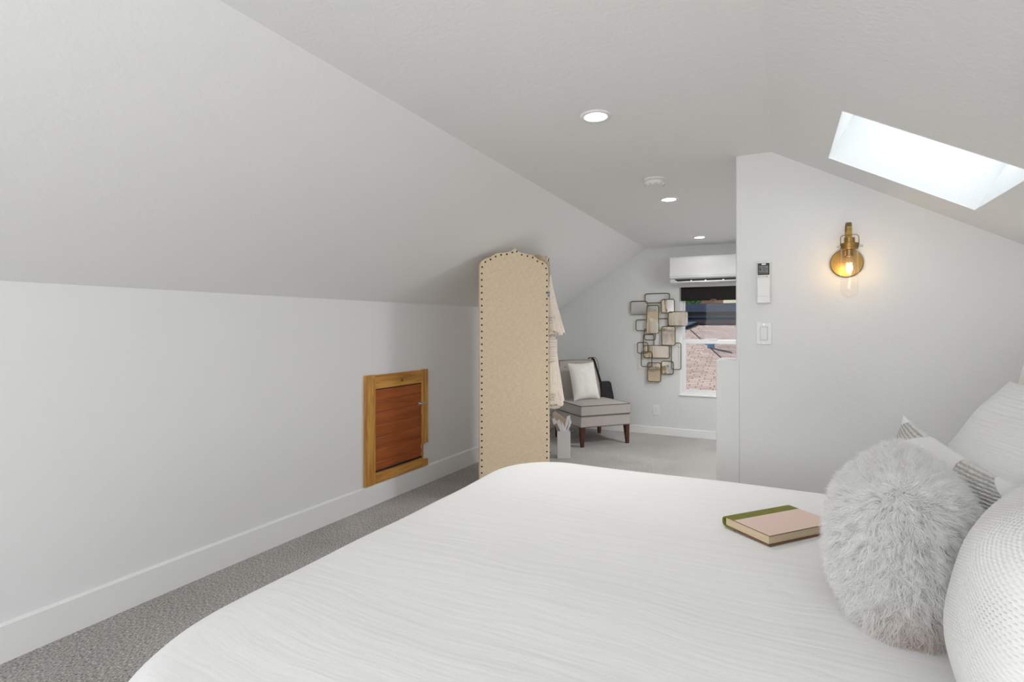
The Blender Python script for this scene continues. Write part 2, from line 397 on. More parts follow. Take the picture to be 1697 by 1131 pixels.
# unseen skylight over the stairs behind the partition, added to brighten the far end
added_win4 = bpy.data.objects.new('added_window_4', None); COL.objects.link(added_win4); struct(added_win4)
sh = MB()
for (xa, ya), (xb, yb) in (((SX0, TY0), (SX1, TY0)), ((SX1, TY0), (SX1, TY1)), ((SX1, TY1), (SX0, TY1)), ((SX0, TY1), (SX0, TY0))):
    sh.quad(up(xa, ya, 0), up(xb, yb, 0), up(xb, yb, .2), up(xa, ya, .2))
sh.build('shaft', M['ceiling'], added_win4)
g = MB(); g.quad(up(SX0-.02, TY0-.02, .2), up(SX1+.02, TY0-.02, .2), up(SX1+.02, TY1+.02, .2), up(SX0-.02, TY1+.02, .2)); g.build('glass', M['window_glass'], added_win4)
# right knee wall
RW = (-1.3, -.2, .5, 1.4)
w = MB(); w.box((XR, YB, 0), (XR+.08, RW[0], ZR+.03)); w.box((XR, RW[1], 0), (XR+.08, YF, ZR+.03)); w.box((XR, RW[0], 0), (XR+.08, RW[1], RW[2])); w.box((XR, RW[0], RW[3]), (XR+.08, RW[1], ZR+.03)); struct(w.build('wall_right', M['wall']))
added_win5 = bpy.data.objects.new('added_window_5', None); COL.objects.link(added_win5); struct(added_win5)  # unseen side window, added to let fill light onto slope and ceiling
w = MB()
for y0, y1, z0, z1 in ((RW[0], RW[0]+.05, RW[2], RW[3]), (RW[1]-.05, RW[1], RW[2], RW[3]), (RW[0]+.05, RW[1]-.05, RW[2], RW[2]+.05), (RW[0]+.05, RW[1]-.05, RW[3]-.05, RW[3])): w.box((XR+.03, y0, z0), (XR+.08, y1, z1))
w.build('frame', M['trim'], added_win5)
# far gable wall with the window opening
WX0, WX1, WZ0, WZ1 = -1.03, -.288, .485, 1.716
def gable_top(x, y):
    if x < XC0: return zk(y)+(H-zk(y))*(x-xl(y))/(XC0-xl(y))
    if x < XC1: return H
    return zs(x)
def gable(name, y, t, hole, mat):
    b = MB()
    xs_ = sorted(set([xl(y)-.0, XC0, XC1, XR]+([hole[0], hole[1]] if hole else [])))
    for x0, x1 in zip(xs_[:-1], xs_[1:]):
        segs = [(0, None)]
        if hole and x0 >= hole[0]-1e-6 and x1 <= hole[1]+1e-6:
            b.add([(x0, y, 0), (x1, y, 0), (x1, y, hole[2]), (x0, y, hole[2]), (x0, y+t, 0), (x1, y+t, 0), (x1, y+t, hole[2]), (x0, y+t, hole[2])],
                  [(0, 1, 2, 3), (7, 6, 5, 4), (3, 2, 6, 7), (0, 4, 5, 1), (0, 3, 7, 4), (1, 5, 6, 2)])
            z0 = hole[3]
        else: z0 = 0
        a, c_ = gable_top(x0, y)+.02, gable_top(x1, y)+.02
        b.add([(x0, y, z0), (x1, y, z0), (x1, y, c_), (x0, y, a), (x0, y+t, z0), (x1, y+t, z0), (x1, y+t, c_), (x0, y+t, a)],
              [(0, 1, 2, 3), (7, 6, 5, 4), (3, 2, 6, 7), (0, 4, 5, 1), (0, 3, 7, 4), (1, 5, 6, 2)])
    return struct(b.build(name, mat))
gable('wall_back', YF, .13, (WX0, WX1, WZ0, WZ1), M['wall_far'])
BW = (-1.75, .15, .75, 1.95)
gable('wall_front', YB, -.13, BW, M['wall'])
# partition wall carrying the sconce, and its low end post
def part_top(x): return gable_top(x, YS)+.01
b = MB()
pts = [(XS, 0), (XR, 0), (XR, part_top(XR)), (XC1, part_top(XC1)), (XS, part_top(XS))]
b.prism(pts, lambda a, z, t: (a, t, z), YS, YS+.12)
struct(b.build('wall_partition', M['wall'], bevel=.008, segs=3))
b = MB(); b.box((-.311, YS-.006, 0), (-.1925, YS+.235, 1.086)); struct(b.build('wall_half_height', M['wall'], bevel=.006, segs=3))
# baseboards
b = MB()
for a, e in zip(ys[:-1], ys[1:]):
    for zz0, zz1, d0, d1 in ((0, .139, .016, .016), (.139, .148, .016, .006)):
        b.quad((xl(a)+d0, a, zz0), (xl(e)+d0, e, zz0), (xl(e)+d1, e, zz1), (xl(a)+d1, a, zz1))
    b.quad((xl(a)+.006, a, .148), (xl(e)+.006, e, .148), (xl(e)-.005, e, .148), (xl(a)-.005, a, .148))
struct(weld(b.build('baseboard_left', M['trim'])))
b = MB(); b.box((xl(YF)+.016, YF-.014, 0), (XR, YF, .092)); struct(b.build('baseboard_back', M['trim'], bevel=.004))

# ------------------------------------------------------------------ far window
win = bpy.data.objects.new('window_1', None); COL.objects.link(win); struct(win)
def frame_box(mb, x0, x1, z0, z1, y0, y1, l, r_, bt, tp):
    mb.box((x0, y0, z0), (x0+l, y1, z1)); mb.box((x1-r_, y0, z0), (x1, y1, z1))
    mb.box((x0+l, y0, z0), (x1-r_, y1, z0+bt)); mb.box((x0+l, y0, z1-tp), (x1-r_, y1, z1))
b = MB(); frame_box(b, WX0, WX1, WZ0, WZ1, YF+.03, YF+.11, .036, .036, .030, .03); b.build('frame', M['vinyl'], win, bevel=.003)
b = MB(); frame_box(b, WX0+.036, WX1-.036, 1.085, WZ1-.03, YF+.072, YF+.10, .018, .018, .034, .03); us = b.build('upper_sash', M['vinyl'], win, bevel=.003)
b = MB(); b.box((WX0+.05, YF+.084, 1.11), (WX1-.05, YF+.088, WZ1-.05)); b.build('glass', M['window_glass'], us)
b = MB(); frame_box(b, WX0+.036, WX1-.036, WZ0+.03, 1.112, YF+.04, YF+.068, .032, .032, .026, .042); ls = b.build('lower_sash', M['vinyl'], win, bevel=.003)
b = MB(); b.box((WX0+.06, YF+.052, WZ0+.05), (WX1-.06, YF+.056, 1.085)); b.build('glass', M['window_glass'], ls)
b = MB(); b.box((WX0-.0, YF-.012, WZ0-.012), (WX1, YF+.03, WZ0+.003)); b.build('sill', M['trim'], win, bevel=.003)
b = MB(); b.box((-.70, YF+.035, 1.112), (-.62, YF+.06, 1.124)); b.build('sash_lock', M['vinyl'], ls, bevel=.003)
# roller blind
rb = thing('roller_blind', 'charcoal roller blind pulled a little way down the far window', 'blind', (-.66, YF+.012, 1.70))
b = MB(); b.lathe([(.018, -.352), (.018, .352)], axis='X', n=20); b.build('roller', M['blind'], rb, smooth=True)
b = MB(); b.box((-.352, -.0165, -.128), (.352, -.0155, 0)); b.build('cloth', M['blind'], rb)
b = MB(); b.box((-.352, -.021, -.140), (.352, -.011, -.122)); b.build('bottom_bar', M['blind'], rb, bevel=.003)
b = MB(); b.tube([(-.03, -.022, -.137), (-.02, -.03, -.130), (.02, -.03, -.130), (.03, -.022, -.137)], .0035, 8); b.build('pull', M['steel'], rb, smooth=True)
# unseen window behind the camera, added to light the room
added_win3 = bpy.data.objects.new('added_window_3', None); COL.objects.link(added_win3); struct(added_win3)
b = MB(); frame_box(b, BW[0], BW[1], BW[2], BW[3], YB-.10, YB-.05, .05, .05, .05, .05); b.box((-.83, YB-.1, .8), (-.77, YB-.05, 1.9)); b.build('frame', M['vinyl'], added_win3)

# ------------------------------------------------------------------ air conditioner
ac = thing('air_conditioner', 'white wall-mounted mini-split air conditioner above the far window', 'air conditioner', (-.70, YF, 1.745))
prof = [(0, .305), (-.185, .305), (-.215, .293), (-.228, .26), (-.232, .085), (-.228, .06), (-.19, .052), (-.19, .012), (-.15, 0), (0, 0)]
b = MB(); b.prism(prof, lambda y, z, t: (t, y, z), -.40, .40); b.build('casing', M['white_plastic'], ac, bevel=.008, segs=3)
b = MB(); b.box((-.345, -.1925, .018), (.345, -.18, .049)); b.build('air_outlet', M['black_plastic'], ac)
b = MB(); b.prism([(-.235, .012), (-.228, .022), (-.17, .006), (-.17, -.002)], lambda y, z, t: (t, y, z), -.34, .34); b.build('louvre', M['white_plastic'], ac, bevel=.002)
for x in (-.335, -.17, -.02, .16, .33):
    b = MB(); b.box((x-.008, -.215, .012), (x+.008, -.19, .034)); b.build('louvre_arm', M['white_plastic'], ac, bevel=.002)
b = MB(); b.box((-.398, -.2335, .078), (.398, -.2315, .0805)); b.build('seam', M['grey_plastic'], ac)

# ------------------------------------------------------------------ ceiling fittings
def downlight(x, y, label):
    t = thing('recessed_light', label, 'ceiling light', (x, y, H), group='recessed ceiling lights')
    b = MB(); n = 40; prof = [(.047, -.004), (.050, -.007), (.064, -.007), (.068, -.003), (.068, .0)]
    vs = []; fs = []
    for r_, h in prof:
        for k in range(n): vs.append((r_*math.cos(2*PI*k/n), r_*math.sin(2*PI*k/n), h))
    for j in range(len(prof)-1):
        for k in range(n): fs.append((j*n+k, j*n+(k+1) % n, (j+1)*n+(k+1) % n, (j+1)*n+k))
    b.add(vs, fs); b.build('trim_ring', M['white_plastic'], t, smooth=True)
    b = MB(); b.lathe([(.048, -.004), (.048, -.0005)], n=40); b.build('diffuser', M['led'], t)
    return t
downlight(-.718, 2.25, 'largest recessed ceiling light, the one nearest the camera')
downlight(-.714, 3.96, 'recessed ceiling light just beyond the smoke detector')
downlight(-.737, 5.79, 'smallest recessed ceiling light, above the air conditioner')
sd = thing('smoke_detector', 'round white smoke detector on the flat ceiling', 'smoke detector', (-.697, 3.383, H))
b = MB(); b.lathe([(.066, 0), (.066, -.008), (.062, -.011), (.055, -.011)], n=40); b.build('base', M['white_plastic'], sd, smooth=False)
b = MB(); b.lathe([(.056, -.011), (.056, -.016), (.061, -.018), (.061, -.034), (.052, -.043), (.018, -.045)], n=40); b.build('body', M['white_plastic'], sd, bevel=.002)
for k in range(10):
    a = 2*PI*k/10; b = MB(); b.lathe([(.0035, 0), (.0035, .004)], (.058*math.cos(a), .058*math.sin(a), -.041), 8); b.build('vent', M['grey_plastic'], sd)

# ------------------------------------------------------------------ wall plates, remote
def outlet(loc, rot, label):
    t = thing('electrical_outlet', label, 'outlet', loc, rot, 'white electrical outlets')
    b = MB(); b.box((-.036, -.005, -.0585), (.036, 0, .0585)); b.build('plate', M['white_plastic'], t, bevel=.002)
    for s_ in (-1, 1):
        b = MB(); b.prism(rrect(-.016, s_*.020-.013, .016, s_*.020+.013, .008), lambda a, z, q: (a, q, z), -.0075, -.004); k = b.build('socket', M['white_plastic'], t)
        for dx in (-.006, .006):
            b = MB(); b.box((dx-.001, -.0079, s_*.020-.002), (dx+.001, -.0074, s_*.020+.006)); b.build('slot', M['black_plastic'], k)
    b = MB(); b.lathe([(.003, -.0065), (.003, -.004)], axis='Y', n=12); b.build('screw', M['steel'], t)
    return t
outlet((-1.293, YF, .287), 0, 'white electrical outlet low on the far wall right of the chair')
yo = 3.517
outlet((xl(yo)+.0, yo, .268), PI/2+.037, 'white electrical outlet set into the notch of the wooden hatch frame')
sw = thing('light_switch', 'white rocker light switch on the partition wall below the remote', 'light switch', (-.0735, YS, 1.2315))
b = MB(); b.box((-.037, -.006, -.0585), (.037, 0, .0585)); b.build('plate', M['white_plastic'], sw, bevel=.0025)
b = MB(); b.prism([(-.006, -.034), (-.0085, -.034), (-.0125, .034), (-.006, .034)], lambda y, z, t: (t, y, z), -.0165, .0165); b.build('rocker', M['white_plastic'], sw, bevel=.001)
b = MB(); b.box((-.0185, -.0064, -.036), (.0185, -.0058, .036)); b.build('rocker_gap', M['grey_plastic'], sw)
for z in (-.049, .049):
    b = MB(); b.lathe([(.003, -.0075), (.003, -.005)], (0, 0, z), 12, 'Y'); b.build('screw', M['steel'], sw)
rh = thing('remote_holder', 'slim white wall cradle behind the remote control', 'holder', (-.0735, YS, 1.39))
b = MB(); b.box((-.036, -.008, 0), (.034, 0, .224)); b.build('backing', M['white_plastic'], rh, bevel=.003)
for x in (-.036, .0315):
    b = MB(); b.box((x, -.030, .03), (x+.0025, -.004, .10)); b.build('side_clip', M['white_plastic'], rh, bevel=.001)
rc = thing('remote_control', 'white air conditioner remote with grey screen in its wall cradle', 'remote control', (-.0735, YS-.0085, 1.392))
b = MB(); b.box((-.033, -.022, 0), (.031, 0, .218)); b.build('case', M['white_plastic'], rc, bevel=.004, segs=3)
b = MB(); b.box((-.029, -.0228, .147), (.027, -.0215, .210)); b.build('bezel', M['black_plastic'], rc, bevel=.0005)
b = MB(); b.box((-.0225, -.0233, .157), (.0205, -.0226, .196)); scr = b.build('screen', M['lcd'], rc)
for (x0, z0, x1, z1) in ((-.021, .186, -.012, .190), (-.008, .186, .006, .189), (-.020, .170, -.012, .182), (-.006, .178, .018, .181), (-.006, .170, .012, .173), (-.021, .160, .016, .163)):
    b = MB(); b.box((x0, -.0237, z0), (x1, -.0232, z1)); b.build('display_segment', M['black_plastic'], scr)
b = MB(); b.box((-.010, -.0233, .2015), (.010, -.0227, .2065)); b.build('maker_mark', M['steel'], rc)
for i, x in enumerate((-.021, -.003, .014)):
    b = MB(); b.box((x-.007, -.0228, .137), (x+.007, -.0215, .1415)); b.build('button', M['grey_plastic'] if i < 2 else M['brass'], rc)
for z in (.131, .034):
    b = MB(); b.box((-.033, -.0224, z), (.031, -.0218, z+.001)); b.build('cover_seam', M['grey_plastic'], rc)

# ------------------------------------------------------------------ wall sconce
sc = thing('wall_sconce', 'brass wall sconce with clear glass cylinder and glowing bulb', 'wall lamp', (.299, YS, 1.585))
b = MB(); b.lathe([(.072, 0), (.072, -.010), (.069, -.014), (.010, -.014)], axis='Y', n=48); pl = b.build('backplate', M['brass'], sc, bevel=.0015)
for x in (-.042, .042):
    b = MB(); b.lathe([(.005, -.020), (.005, -.013)], (x, 0, .004), 12, 'Y'); b.build('screw', M['brass'], pl)
CY = -.125
b = MB(); arc = [(-.012, .03), (-.03, .035), (-.036, .06), (-.036, .13)]
arc += [(-.0805-.0445*math.cos(a)*-1 if False else -.0805+.0445*math.cos(a), .142+.0445*math.sin(a)) for a in np.linspace(0, PI, 14)]
arc += [(CY, .12), (CY, .098)]
for i in range(len(arc)-1):
    (ya, za), (yb, zb_) = arc[i], arc[i+1]
    ta = Vector((0, yb-ya, zb_-za)).normalized(); nn = Vector((0, -ta.z, ta.y))*.003
    hw = .0105
    vs = []
    for (yy, zz) in ((ya, za), (yb, zb_)):
        for sx, sn in ((-1, -1), (1, -1), (1, 1), (-1, 1)): vs.append((sx*hw, yy+sn*nn.y, zz+sn*nn.z))
    b.add(vs, [(0, 1, 2, 3), (7, 6, 5, 4), (0, 4, 5, 1), (1, 5, 6, 2), (2, 6, 7, 3), (3, 7, 4, 0)])
b.build('arm', M['brass'], sc)
b = MB(); b.lathe([(.006, .108), (.0225, .108), (.0225, .084), (.0365, .082), (.0365, .054), (.030, .052)], (0, CY, 0), 40); cap = b.build('cap', M['brass'], sc, bevel=.0012)
b = MB(); wire = [(-.037, .066), (-.037, .105)]+[(-.037+.016*(1-math.cos(a)), .105+.016*math.sin(a)) for a in np.linspace(.2, PI/2, 5)]
wire = wire+[(-x, z) for x, z in reversed(wire)]
b.tube([(x, CY-.012, z) for x, z in wire], .0018, 8); b.build('bail_wire', M['brass'], cap, smooth=True)
for s_ in (-1, 1):
    b = MB(); b.lathe([(.004, s_*.036), (.004, s_*.046), (.0055, s_*.047), (.0055, s_*.053)], (0, CY-.012, .066), 14, 'X'); b.build('thumb_screw', M['steel'], cap)
b = MB()
prof = [(.0345, .056), (.0350, .02), (.0365, -.04), (.0378, -.11), (.0372, -.145), (.033, -.163), (.022, -.174), (.008, -.178)]
n = 40; vs = []; fs = []
for r_, h in prof:
    for k in range(n): vs.append((r_*math.cos(2*PI*k/n), CY+r_*math.sin(2*PI*k/n), h))
for j in range(len(prof)-1):
    for k in range(n): fs.append((j*n+k, j*n+(k+1) % n, (j+1)*n+(k+1) % n, (j+1)*n+k))
fs.append(tuple(range((len(prof)-1)*n, len(prof)*n)))
b.add(vs, fs); b.build('glass_shade', M['shade_glass'], sc, smooth=True)
b = MB(); b.lathe([(.016, .054), (.016, .022), (.013, .018)], (0, CY, 0), 28); b.build('socket', M['brass'], sc, bevel=.001)
b = MB(); vs = []; fs = []; prof = [(.011, .018), (.012, .004), (.020, -.016), (.0235, -.038), (.021, -.058), (.012, -.072), (.003, -.076)]
for r_, h in prof:
    for k in range(n): vs.append((r_*math.cos(2*PI*k/n), CY+r_*math.sin(2*PI*k/n), h))
for j in range(len(prof)-1):
    for k in range(n): fs.append((j*n+k, j*n+(k+1) % n, (j+1)*n+(k+1) % n, (j+1)*n+k))
b.add(vs, fs); bulb = b.build('bulb', M['shade_glass'], sc, smooth=True)
b = MB()
for k in range(6):
    a = 2*PI*k/6; b.tube([(.010*math.cos(a), CY+.010*math.sin(a), -.014), (.012*math.cos(a), CY+.012*math.sin(a), -.046)], .0014, 6)
b.build('filament', M['filament'], bulb)

# ------------------------------------------------------------------ wall art: overlapping gold frames, some mirrored
def wallpt(cx, cy):  # drawing units of the piece -> metres on the far wall
    return (-1.587+(cx-118)*.001363, 1.660-(cy-163)*.001455)
art = thing('wall_mirror', 'gold metal wall art of overlapping rounded frames, some holding mirrors', 'wall art', (-1.26, YF, 1.1))
RECTS = [(242, 168, 448, 243, 0, 0), (118, 228, 262, 334, 1, 1), (383, 218, 490, 324, 1, 2), (260, 263, 360, 487, 1, 3), (440, 317, 598, 428, 1, 3), (164, 379, 285, 468, 0, 1),
         (325, 371, 438, 465, 0, 0), (386, 433, 496, 582, 1, 2), (238, 453, 333, 542, 0, 2), (227, 497, 318, 618, 0, 0), (178, 563, 268, 650, 0, 2), (230, 586, 448, 686, 1, 1),
         (213, 637, 303, 758, 0, 3), (465, 563, 543, 773, 0, 1), (267, 725, 377, 876, 1, 2), (382, 711, 480, 812, 1, 0)]
for (a, bq, c_, d, mir, lay) in RECTS:
    x0, z1 = wallpt(a, bq); x1, z0 = wallpt(c_, d)
    x0 += 1.26; x1 += 1.26; z0 -= 1.1; z1 -= 1.1
    y = -.016-.007*lay
    b = MB(); b.tube([(p, y, q) for p, q in rrect(x0, z0, x1, z1, .022, 6)], .0052, 8, True); fo = b.build('frame', M['gold_frame'], art, smooth=True)
    if mir:
        kx, kz = {118: (0, .085), 260: (0, .075), 440: (-.06, 0), 386: (-.03, 0)}.get(a, (0, 0)); xm, zm = (x0+x1)/2, (z0+z1)/2
        b = MB(); b.prism(rrect(x0, z0, x1, z1, .022, 6), lambda p, q, t: (p, t+kx*(p-xm)+kz*(q-zm), q), y-.001, y+.002); b.build('mirror', M['mirror'], fo)
for cx, cy in ((250, 240), (436, 422), (300, 600), (470, 720)):
    x, z = wallpt(cx, cy); b = MB(); b.lathe([(.005, -.02), (.005, 0)], (x+1.26, 0, z-1.1), 10, 'Y'); b.build('wall_standoff', M['gold_frame'], art)

# ------------------------------------------------------------------ wooden access hatch in the left wall
hy0, hy1 = 2.856, 3.554
ha = thing('access_hatch', 'small wooden access hatch with plank panel low in the left wall', 'hatch', (xl(hy0), hy0, .15), -math.atan2(xl(hy1)-xl(hy0), hy1-hy0))
L = hy1-hy0+.002
b = MB(); b.box((0, 0, 0), (.022, .098, .775)); b.build('frame_board', M['cedar_v'], ha, bevel=.003)
b = MB(); b.prism([(L-.073, 0), (L, 0), (L, .052), (L-.062, .052), (L-.062, .182), (L, .182), (L, .775), (L-.073, .775)], lambda y, z, t: (t, y, z), 0, .022); b.build('frame_board', M['cedar_v'], ha, bevel=.003)
b = MB(); b.box((0, .098, .672), (.021, L-.073, .772)); b.build('frame_board', M['cedar_h'], ha, bevel=.003)
b = MB(); b.box((0, .098, 0), (.021, L-.073, .075)); b.build('frame_board', M['cedar_h'], ha, bevel=.003)
b = MB(); zz = .082; hts = [.068, .088, .088, .088, .088, .088, .075]
for h_ in hts:
    b.prism([(.003, zz), (.008, zz+.001), (.014, zz+h_-.006), (.012, zz+h_-.001), (.003, zz+h_)], lambda x, z, t: (x, t, z), .104, L-.080); zz += h_
dp = b.build('door_panel', M['redwood'], ha)
b = MB(); b.box((.009, .104, .078), (.018, L-.080, .088)); b.box((.001, .098, .074), (.004, L-.073, .674)); b.build('shadow_gap', M['navy_dark'], ha)
b = MB(); b.box((.011, L-.118, .496), (.020, L-.080, .520)); b.box((.022, L-.078, .498), (.028, L-.052, .518)); b.build('latch', M['steel'], ha, bevel=.002)
b = MB(); b.lathe([(.009, 0), (.009, .012), (.005, .016)], (.020, L-.098, .508), 16, 'X'); b.build('latch_knob', M['steel'], ha, bevel=.001)

# ------------------------------------------------------------------ folding screen
PW, ZSH = .588, 1.706
A1 = Vector((-2.057, 3.555, 0))*.965; B1 = Vector((-1.672, 4.004, 0))*.965
d1 = (B1-A1).normalized(); PW = (B1-A1).length
scr_ = thing('folding_screen', 'beige burlap folding screen with scalloped arch top and dark nailhead trim', 'folding screen', A1, math.atan2(d1.y, d1.x))
half = [(1., 0), (.985, 14), (.94, 26), (.86, 36), (.79, 42), (.755, 42), (.70, 45), (.62, 53), (.53, 62), (.50, 64), (.455, 63.5), (.34, 66), (.20, 69), (.10, 75), (.04, 83), (0, 87)]
SCL = .00183
def outline(inset=0., z0=.03):
    hw = PW/2-inset; cx = PW/2; zb_ = ZSH-inset*.45
    R = [(cx+a*hw, zb_+d*SCL*(1-.0*inset)-inset*.5) for a, d in half]
    Lf = [(cx-a*hw, z) for (a, d), (_, z) in zip(half, R)]
    return [(cx-hw, z0), (cx+hw, z0)]+R+list(reversed(Lf[:-1]))
def nail_points(inset=.016, step=.0478):
    o_ = outline(inset, .05); path = o_[1:]+[o_[0]]
    pts = []; acc = 0.; pts.append(path[0])
    for (ax, az), (bx, bz) in zip(path[:-1], path[1:]):
        l = math.hypot(bx-ax, bz-az); s_ = step-acc
        while s_ <= l:
            pts.append((ax+(bx-ax)*s_/l, az+(bz-az)*s_/l)); s_ += step
        acc = l-(s_-step)
    return pts
TH = .030
def panel(parent, y0):
    b = MB(); b.prism(outline(), lambda x, z, t: (x, t, z), y0, y0+TH)
    p = b.build('panel', M['burlap'], parent, bevel=.007, segs=3)
    return p
p1 = panel(scr_, 0)
nm = MB(); nm.lathe([(.0001, -.0048), (.0034, -.0044), (.0056, -.0026), (.0068, 0), (.0068, .002)], (0, 0, 0), 12, 'Y')
first = None
for x, z in nail_points():
    if first is None:
        first = nm.build('nailhead', M['bronze'], p1, smooth=True); o = first
    else:
        o = first.copy(); COL.objects.link(o); o.parent = p1
    o.location = (x, 0, z)
# second leaf folded straight back from the far edge
d2 = Vector((-.345, .9386, 0)).normalized()
leaf = bpy.data.objects.new('second_leaf', None)
loc2 = Vector((PW, TH+.004, 0)); ang2 = math.atan2(d2.y, d2.x)-math.atan2(d1.y, d1.x)
b = MB(); ca, sa = math.cos(ang2), math.sin(ang2)
def l2(x, z, t): return (loc2.x+x*ca+t*sa, loc2.y+x*sa-t*ca, z)
b.prism([(x, z) for x, z in outline()], lambda x, z, t: l2(x, z, t-.030), 0, TH)
p2 = b.build('panel', M['burlap'], scr_, bevel=.007, segs=3)
b = MB()
for x, z in nail_points():
    for t in (.0012, -.0312):
        q = Vector(l2(x, z, t))
        b.lathe([(.0055, -.004), (.003, 0), (.0055, .004)], q, 8)
nn_ = b.build('nailhead_trim', M['bronze'], p2, smooth=True); nn_['kind'] = 'stuff'
for z in (1.50,):
    b = MB(); b.box((PW-.012, -.003, z), (PW+.010, .004, z+.045)); b.lathe([(.006, 0), (.006, .045)], (PW+.010, .004, z), 12); hg = b.build('hinge', M['steel'], scr_, bevel=.001)
    for dz in (.010, .033):
        b = MB(); b.lathe([(.004, -.0045), (.004, -.002)], (PW-.002, 0, z+dz), 10, 'Y'); b.build('hinge_screw', M['metal_dark'], hg)
for q in (l2(PW-.03, 0, -.015), l2(.05, 0, -.015), (.03, .015, 0), (PW-.06, .015, 0)):
    b = MB(); b.box((q[0]-.014, q[1]-.014, 0), (q[0]+.014, q[1]+.014, .034)); b.build('foot', M['metal_dark'], scr_, bevel=.003)

# ------------------------------------------------------------------ lace shawl draped over the second leaf
O2 = A1+d1*loc2.x+Vector((-d1.y, d1.x, 0))*loc2.y
n2 = Vector((d2.y, -d2.x, 0))   # towards the chair side
sw_ = thing('lace_shawl', 'tiered ivory lace shawl hanging over the back of the burlap screen', 'shawl', (O2.x, O2.y, 0))
def drape(name, z_top, z_bot, off_top, off_bot, fold, scal, mat, s0=.015, s1=.50, front=.012, rows=40, nseg=120, seed=0):
    vs = []; fs = []
    for j in range(rows+1):
        t = j/rows
        for k in range(nseg):
            a = 2*PI*k/nseg
            zb_ = z_bot+scal*abs(math.sin(a*9+seed))
            z = z_top+(zb_-z_top)*t
            s_ = (s0+s1)/2+(s1-s0)/2*math.copysign(abs(math.cos(a))**.6, math.cos(a))*(.86+.14*t)
            out = off_top+(off_bot-off_top)*t**1.2
            sn = math.copysign(abs(math.sin(a))**.7, math.sin(a))
            w_ = (out if sn > 0 else front)*abs(sn)
            w_ *= 1+fold*t*math.sin(a*13+seed*1.7+1.5*t)+fold*.5*math.sin(a*29+seed+t*2)
            oo = w_ if sn > 0 else -.033-w_
            p = d2*s_+n2*oo
            vs.append((p.x, p.y, z))
    for j in range(rows):
        for k in range(nseg):
            fs.append((j*nseg+k, j*nseg+(k+1) % nseg, (j+1)*nseg+(k+1) % nseg, (j+1)*nseg+k))
    b = MB(); b.add(vs, fs); return b.build(name, mat, sw_, smooth=True)
drape('upper_tier', 1.70, 1.19, .020, .122, .20, .045, M['shawl'], seed=1)
drape('lower_tier', 1.30, .62, .045, .115, .16, .035, M['shawl'], seed=3)
# crochet bands: rows of small loops along the tiers
def lace(name, z, off, amp, rad, nloop, seed, rows=2):
    b = MB()
    for r_ in range(rows):
        pts = []
        for k in range(nloop*6):
            a = 2*PI*k/(nloop*6)
            s_ = .2575+.2425*math.copysign(abs(math.cos(a))**.6, math.cos(a))
            sn = math.copysign(abs(math.sin(a))**.7, math.sin(a))
            w_ = off*1.04 if sn > 0 else .014
            oo = w_*sn if sn > 0 else -.033+w_*sn
            p = d2*s_+n2*oo
            pts.append((p.x, p.y, z+amp*math.sin(2*PI*k/6+seed)-r_*amp*2.1))
        b.tube(pts, rad, 5, True)
    return b.build(name, M['shawl'], sw_, smooth=True)
lace('lace_band', 1.345, .080, .010, .0035, 46, 0, 3)
lace('lace_band', 1.245, .098, .014, .004, 40, 1, 2)
lace('lace_band', .735, .096, .010, .0035, 46, 2, 3)
lace('lace_band', .655, .098, .014, .004, 40, 2, 2)
lace('crochet_panel', 1.15, .066, .009, .0045, 60, .5, 9)
# rolled cloth at the top, over the arch
b = MB(); pts = []; rad = [.014, .024, .027, .027, .026, .024, .020, .012]
for u_, z, y_ in ((PW-.10, 1.806, .05), (PW-.075, 1.812, .05), (PW-.045, 1.800, .05), (PW-.016, 1.774, .05), (PW+.006, 1.735, .05), (PW+.014, 1.69, .055), (PW+.020, 1.62, .07), (PW+.024, 1.54, .085)):
    p = A1+d1*u_+Vector((-d1.y, d1.x, 0))*y_-O2; pts.append((p.x, p.y, z))
P2 = []; R2 = []
for i in range(len(pts)-1):
    for k in range(4):
        t = k/4; P2.append(tuple(pts[i][q]*(1-t)+pts[i+1][q]*t for q in range(3))); R2.append((rad[i]*(1-t)+rad[i+1]*t)*(1+.10*math.sin(i*4+k*1.9)))
b.tube(P2, R2, 14); b.build('gathered_top', M['taupe'], sw_, smooth=True)

# ------------------------------------------------------------------ gift bag
bg = thing('gift_bag', 'small white paper gift bag with tissue paper on the carpet by the screen', 'bag', (-1.862, 4.835, 0), math.radians(24))
bw, bdp, bh = .062, .045, .262
b = MB()
vs = [(-bw, -bdp, 0), (bw, -bdp, 0), (bw+.004, 0, 0), (bw, bdp, 0), (-bw, bdp, 0), (-bw-.004, 0, 0)]
top = [(-bw, -bdp*.8, bh), (bw, -bdp*.8, bh), (bw-.006, 0, bh), (bw, bdp*.8, bh), (-bw, bdp*.8, bh), (-bw+.006, 0, bh)]
b.add(vs+top, [(i, (i+1) % 6, 6+(i+1) % 6, 6+i) for i in range(6)]+[(5, 4, 3, 2, 1, 0)])
bo = b.build('body', M['paper_white'], bg); md = bo.modifiers.new('thickness', 'SOLIDIFY'); md.thickness = .0012
b = MB(); b.box((-bw-.001, -bdp-.001, 0), (bw+.001, -bdp+.001, .004)); b.box((bw-.0015, -bdp-.001, 0), (bw+.001, -bdp+.001, .004)); b.build('bottom_fold', M['paper_grey'], bg)
b = MB(); b.tube([(bw-.01, -.02, bh-.01), (bw+.012, -.022, bh+.03), (bw+.035, -.022, bh+.022), (bw+.045, -.022, bh-.005), (bw+.028, -.022, bh-.024), (bw+.004, -.021, bh-.012)], .0024, 8); b.build('handle', M['black_plastic'], bg, smooth=True)
b = MB(); b.prism([(-.11, .19), (-.09, .215), (.035, .125), (.02, .04), (-.02, -.01), (-.07, .03)], lambda x, z, t: (x, t, bh+z-.03), .012, .030); b.build('gift_box', M['paper_tan'], bg)
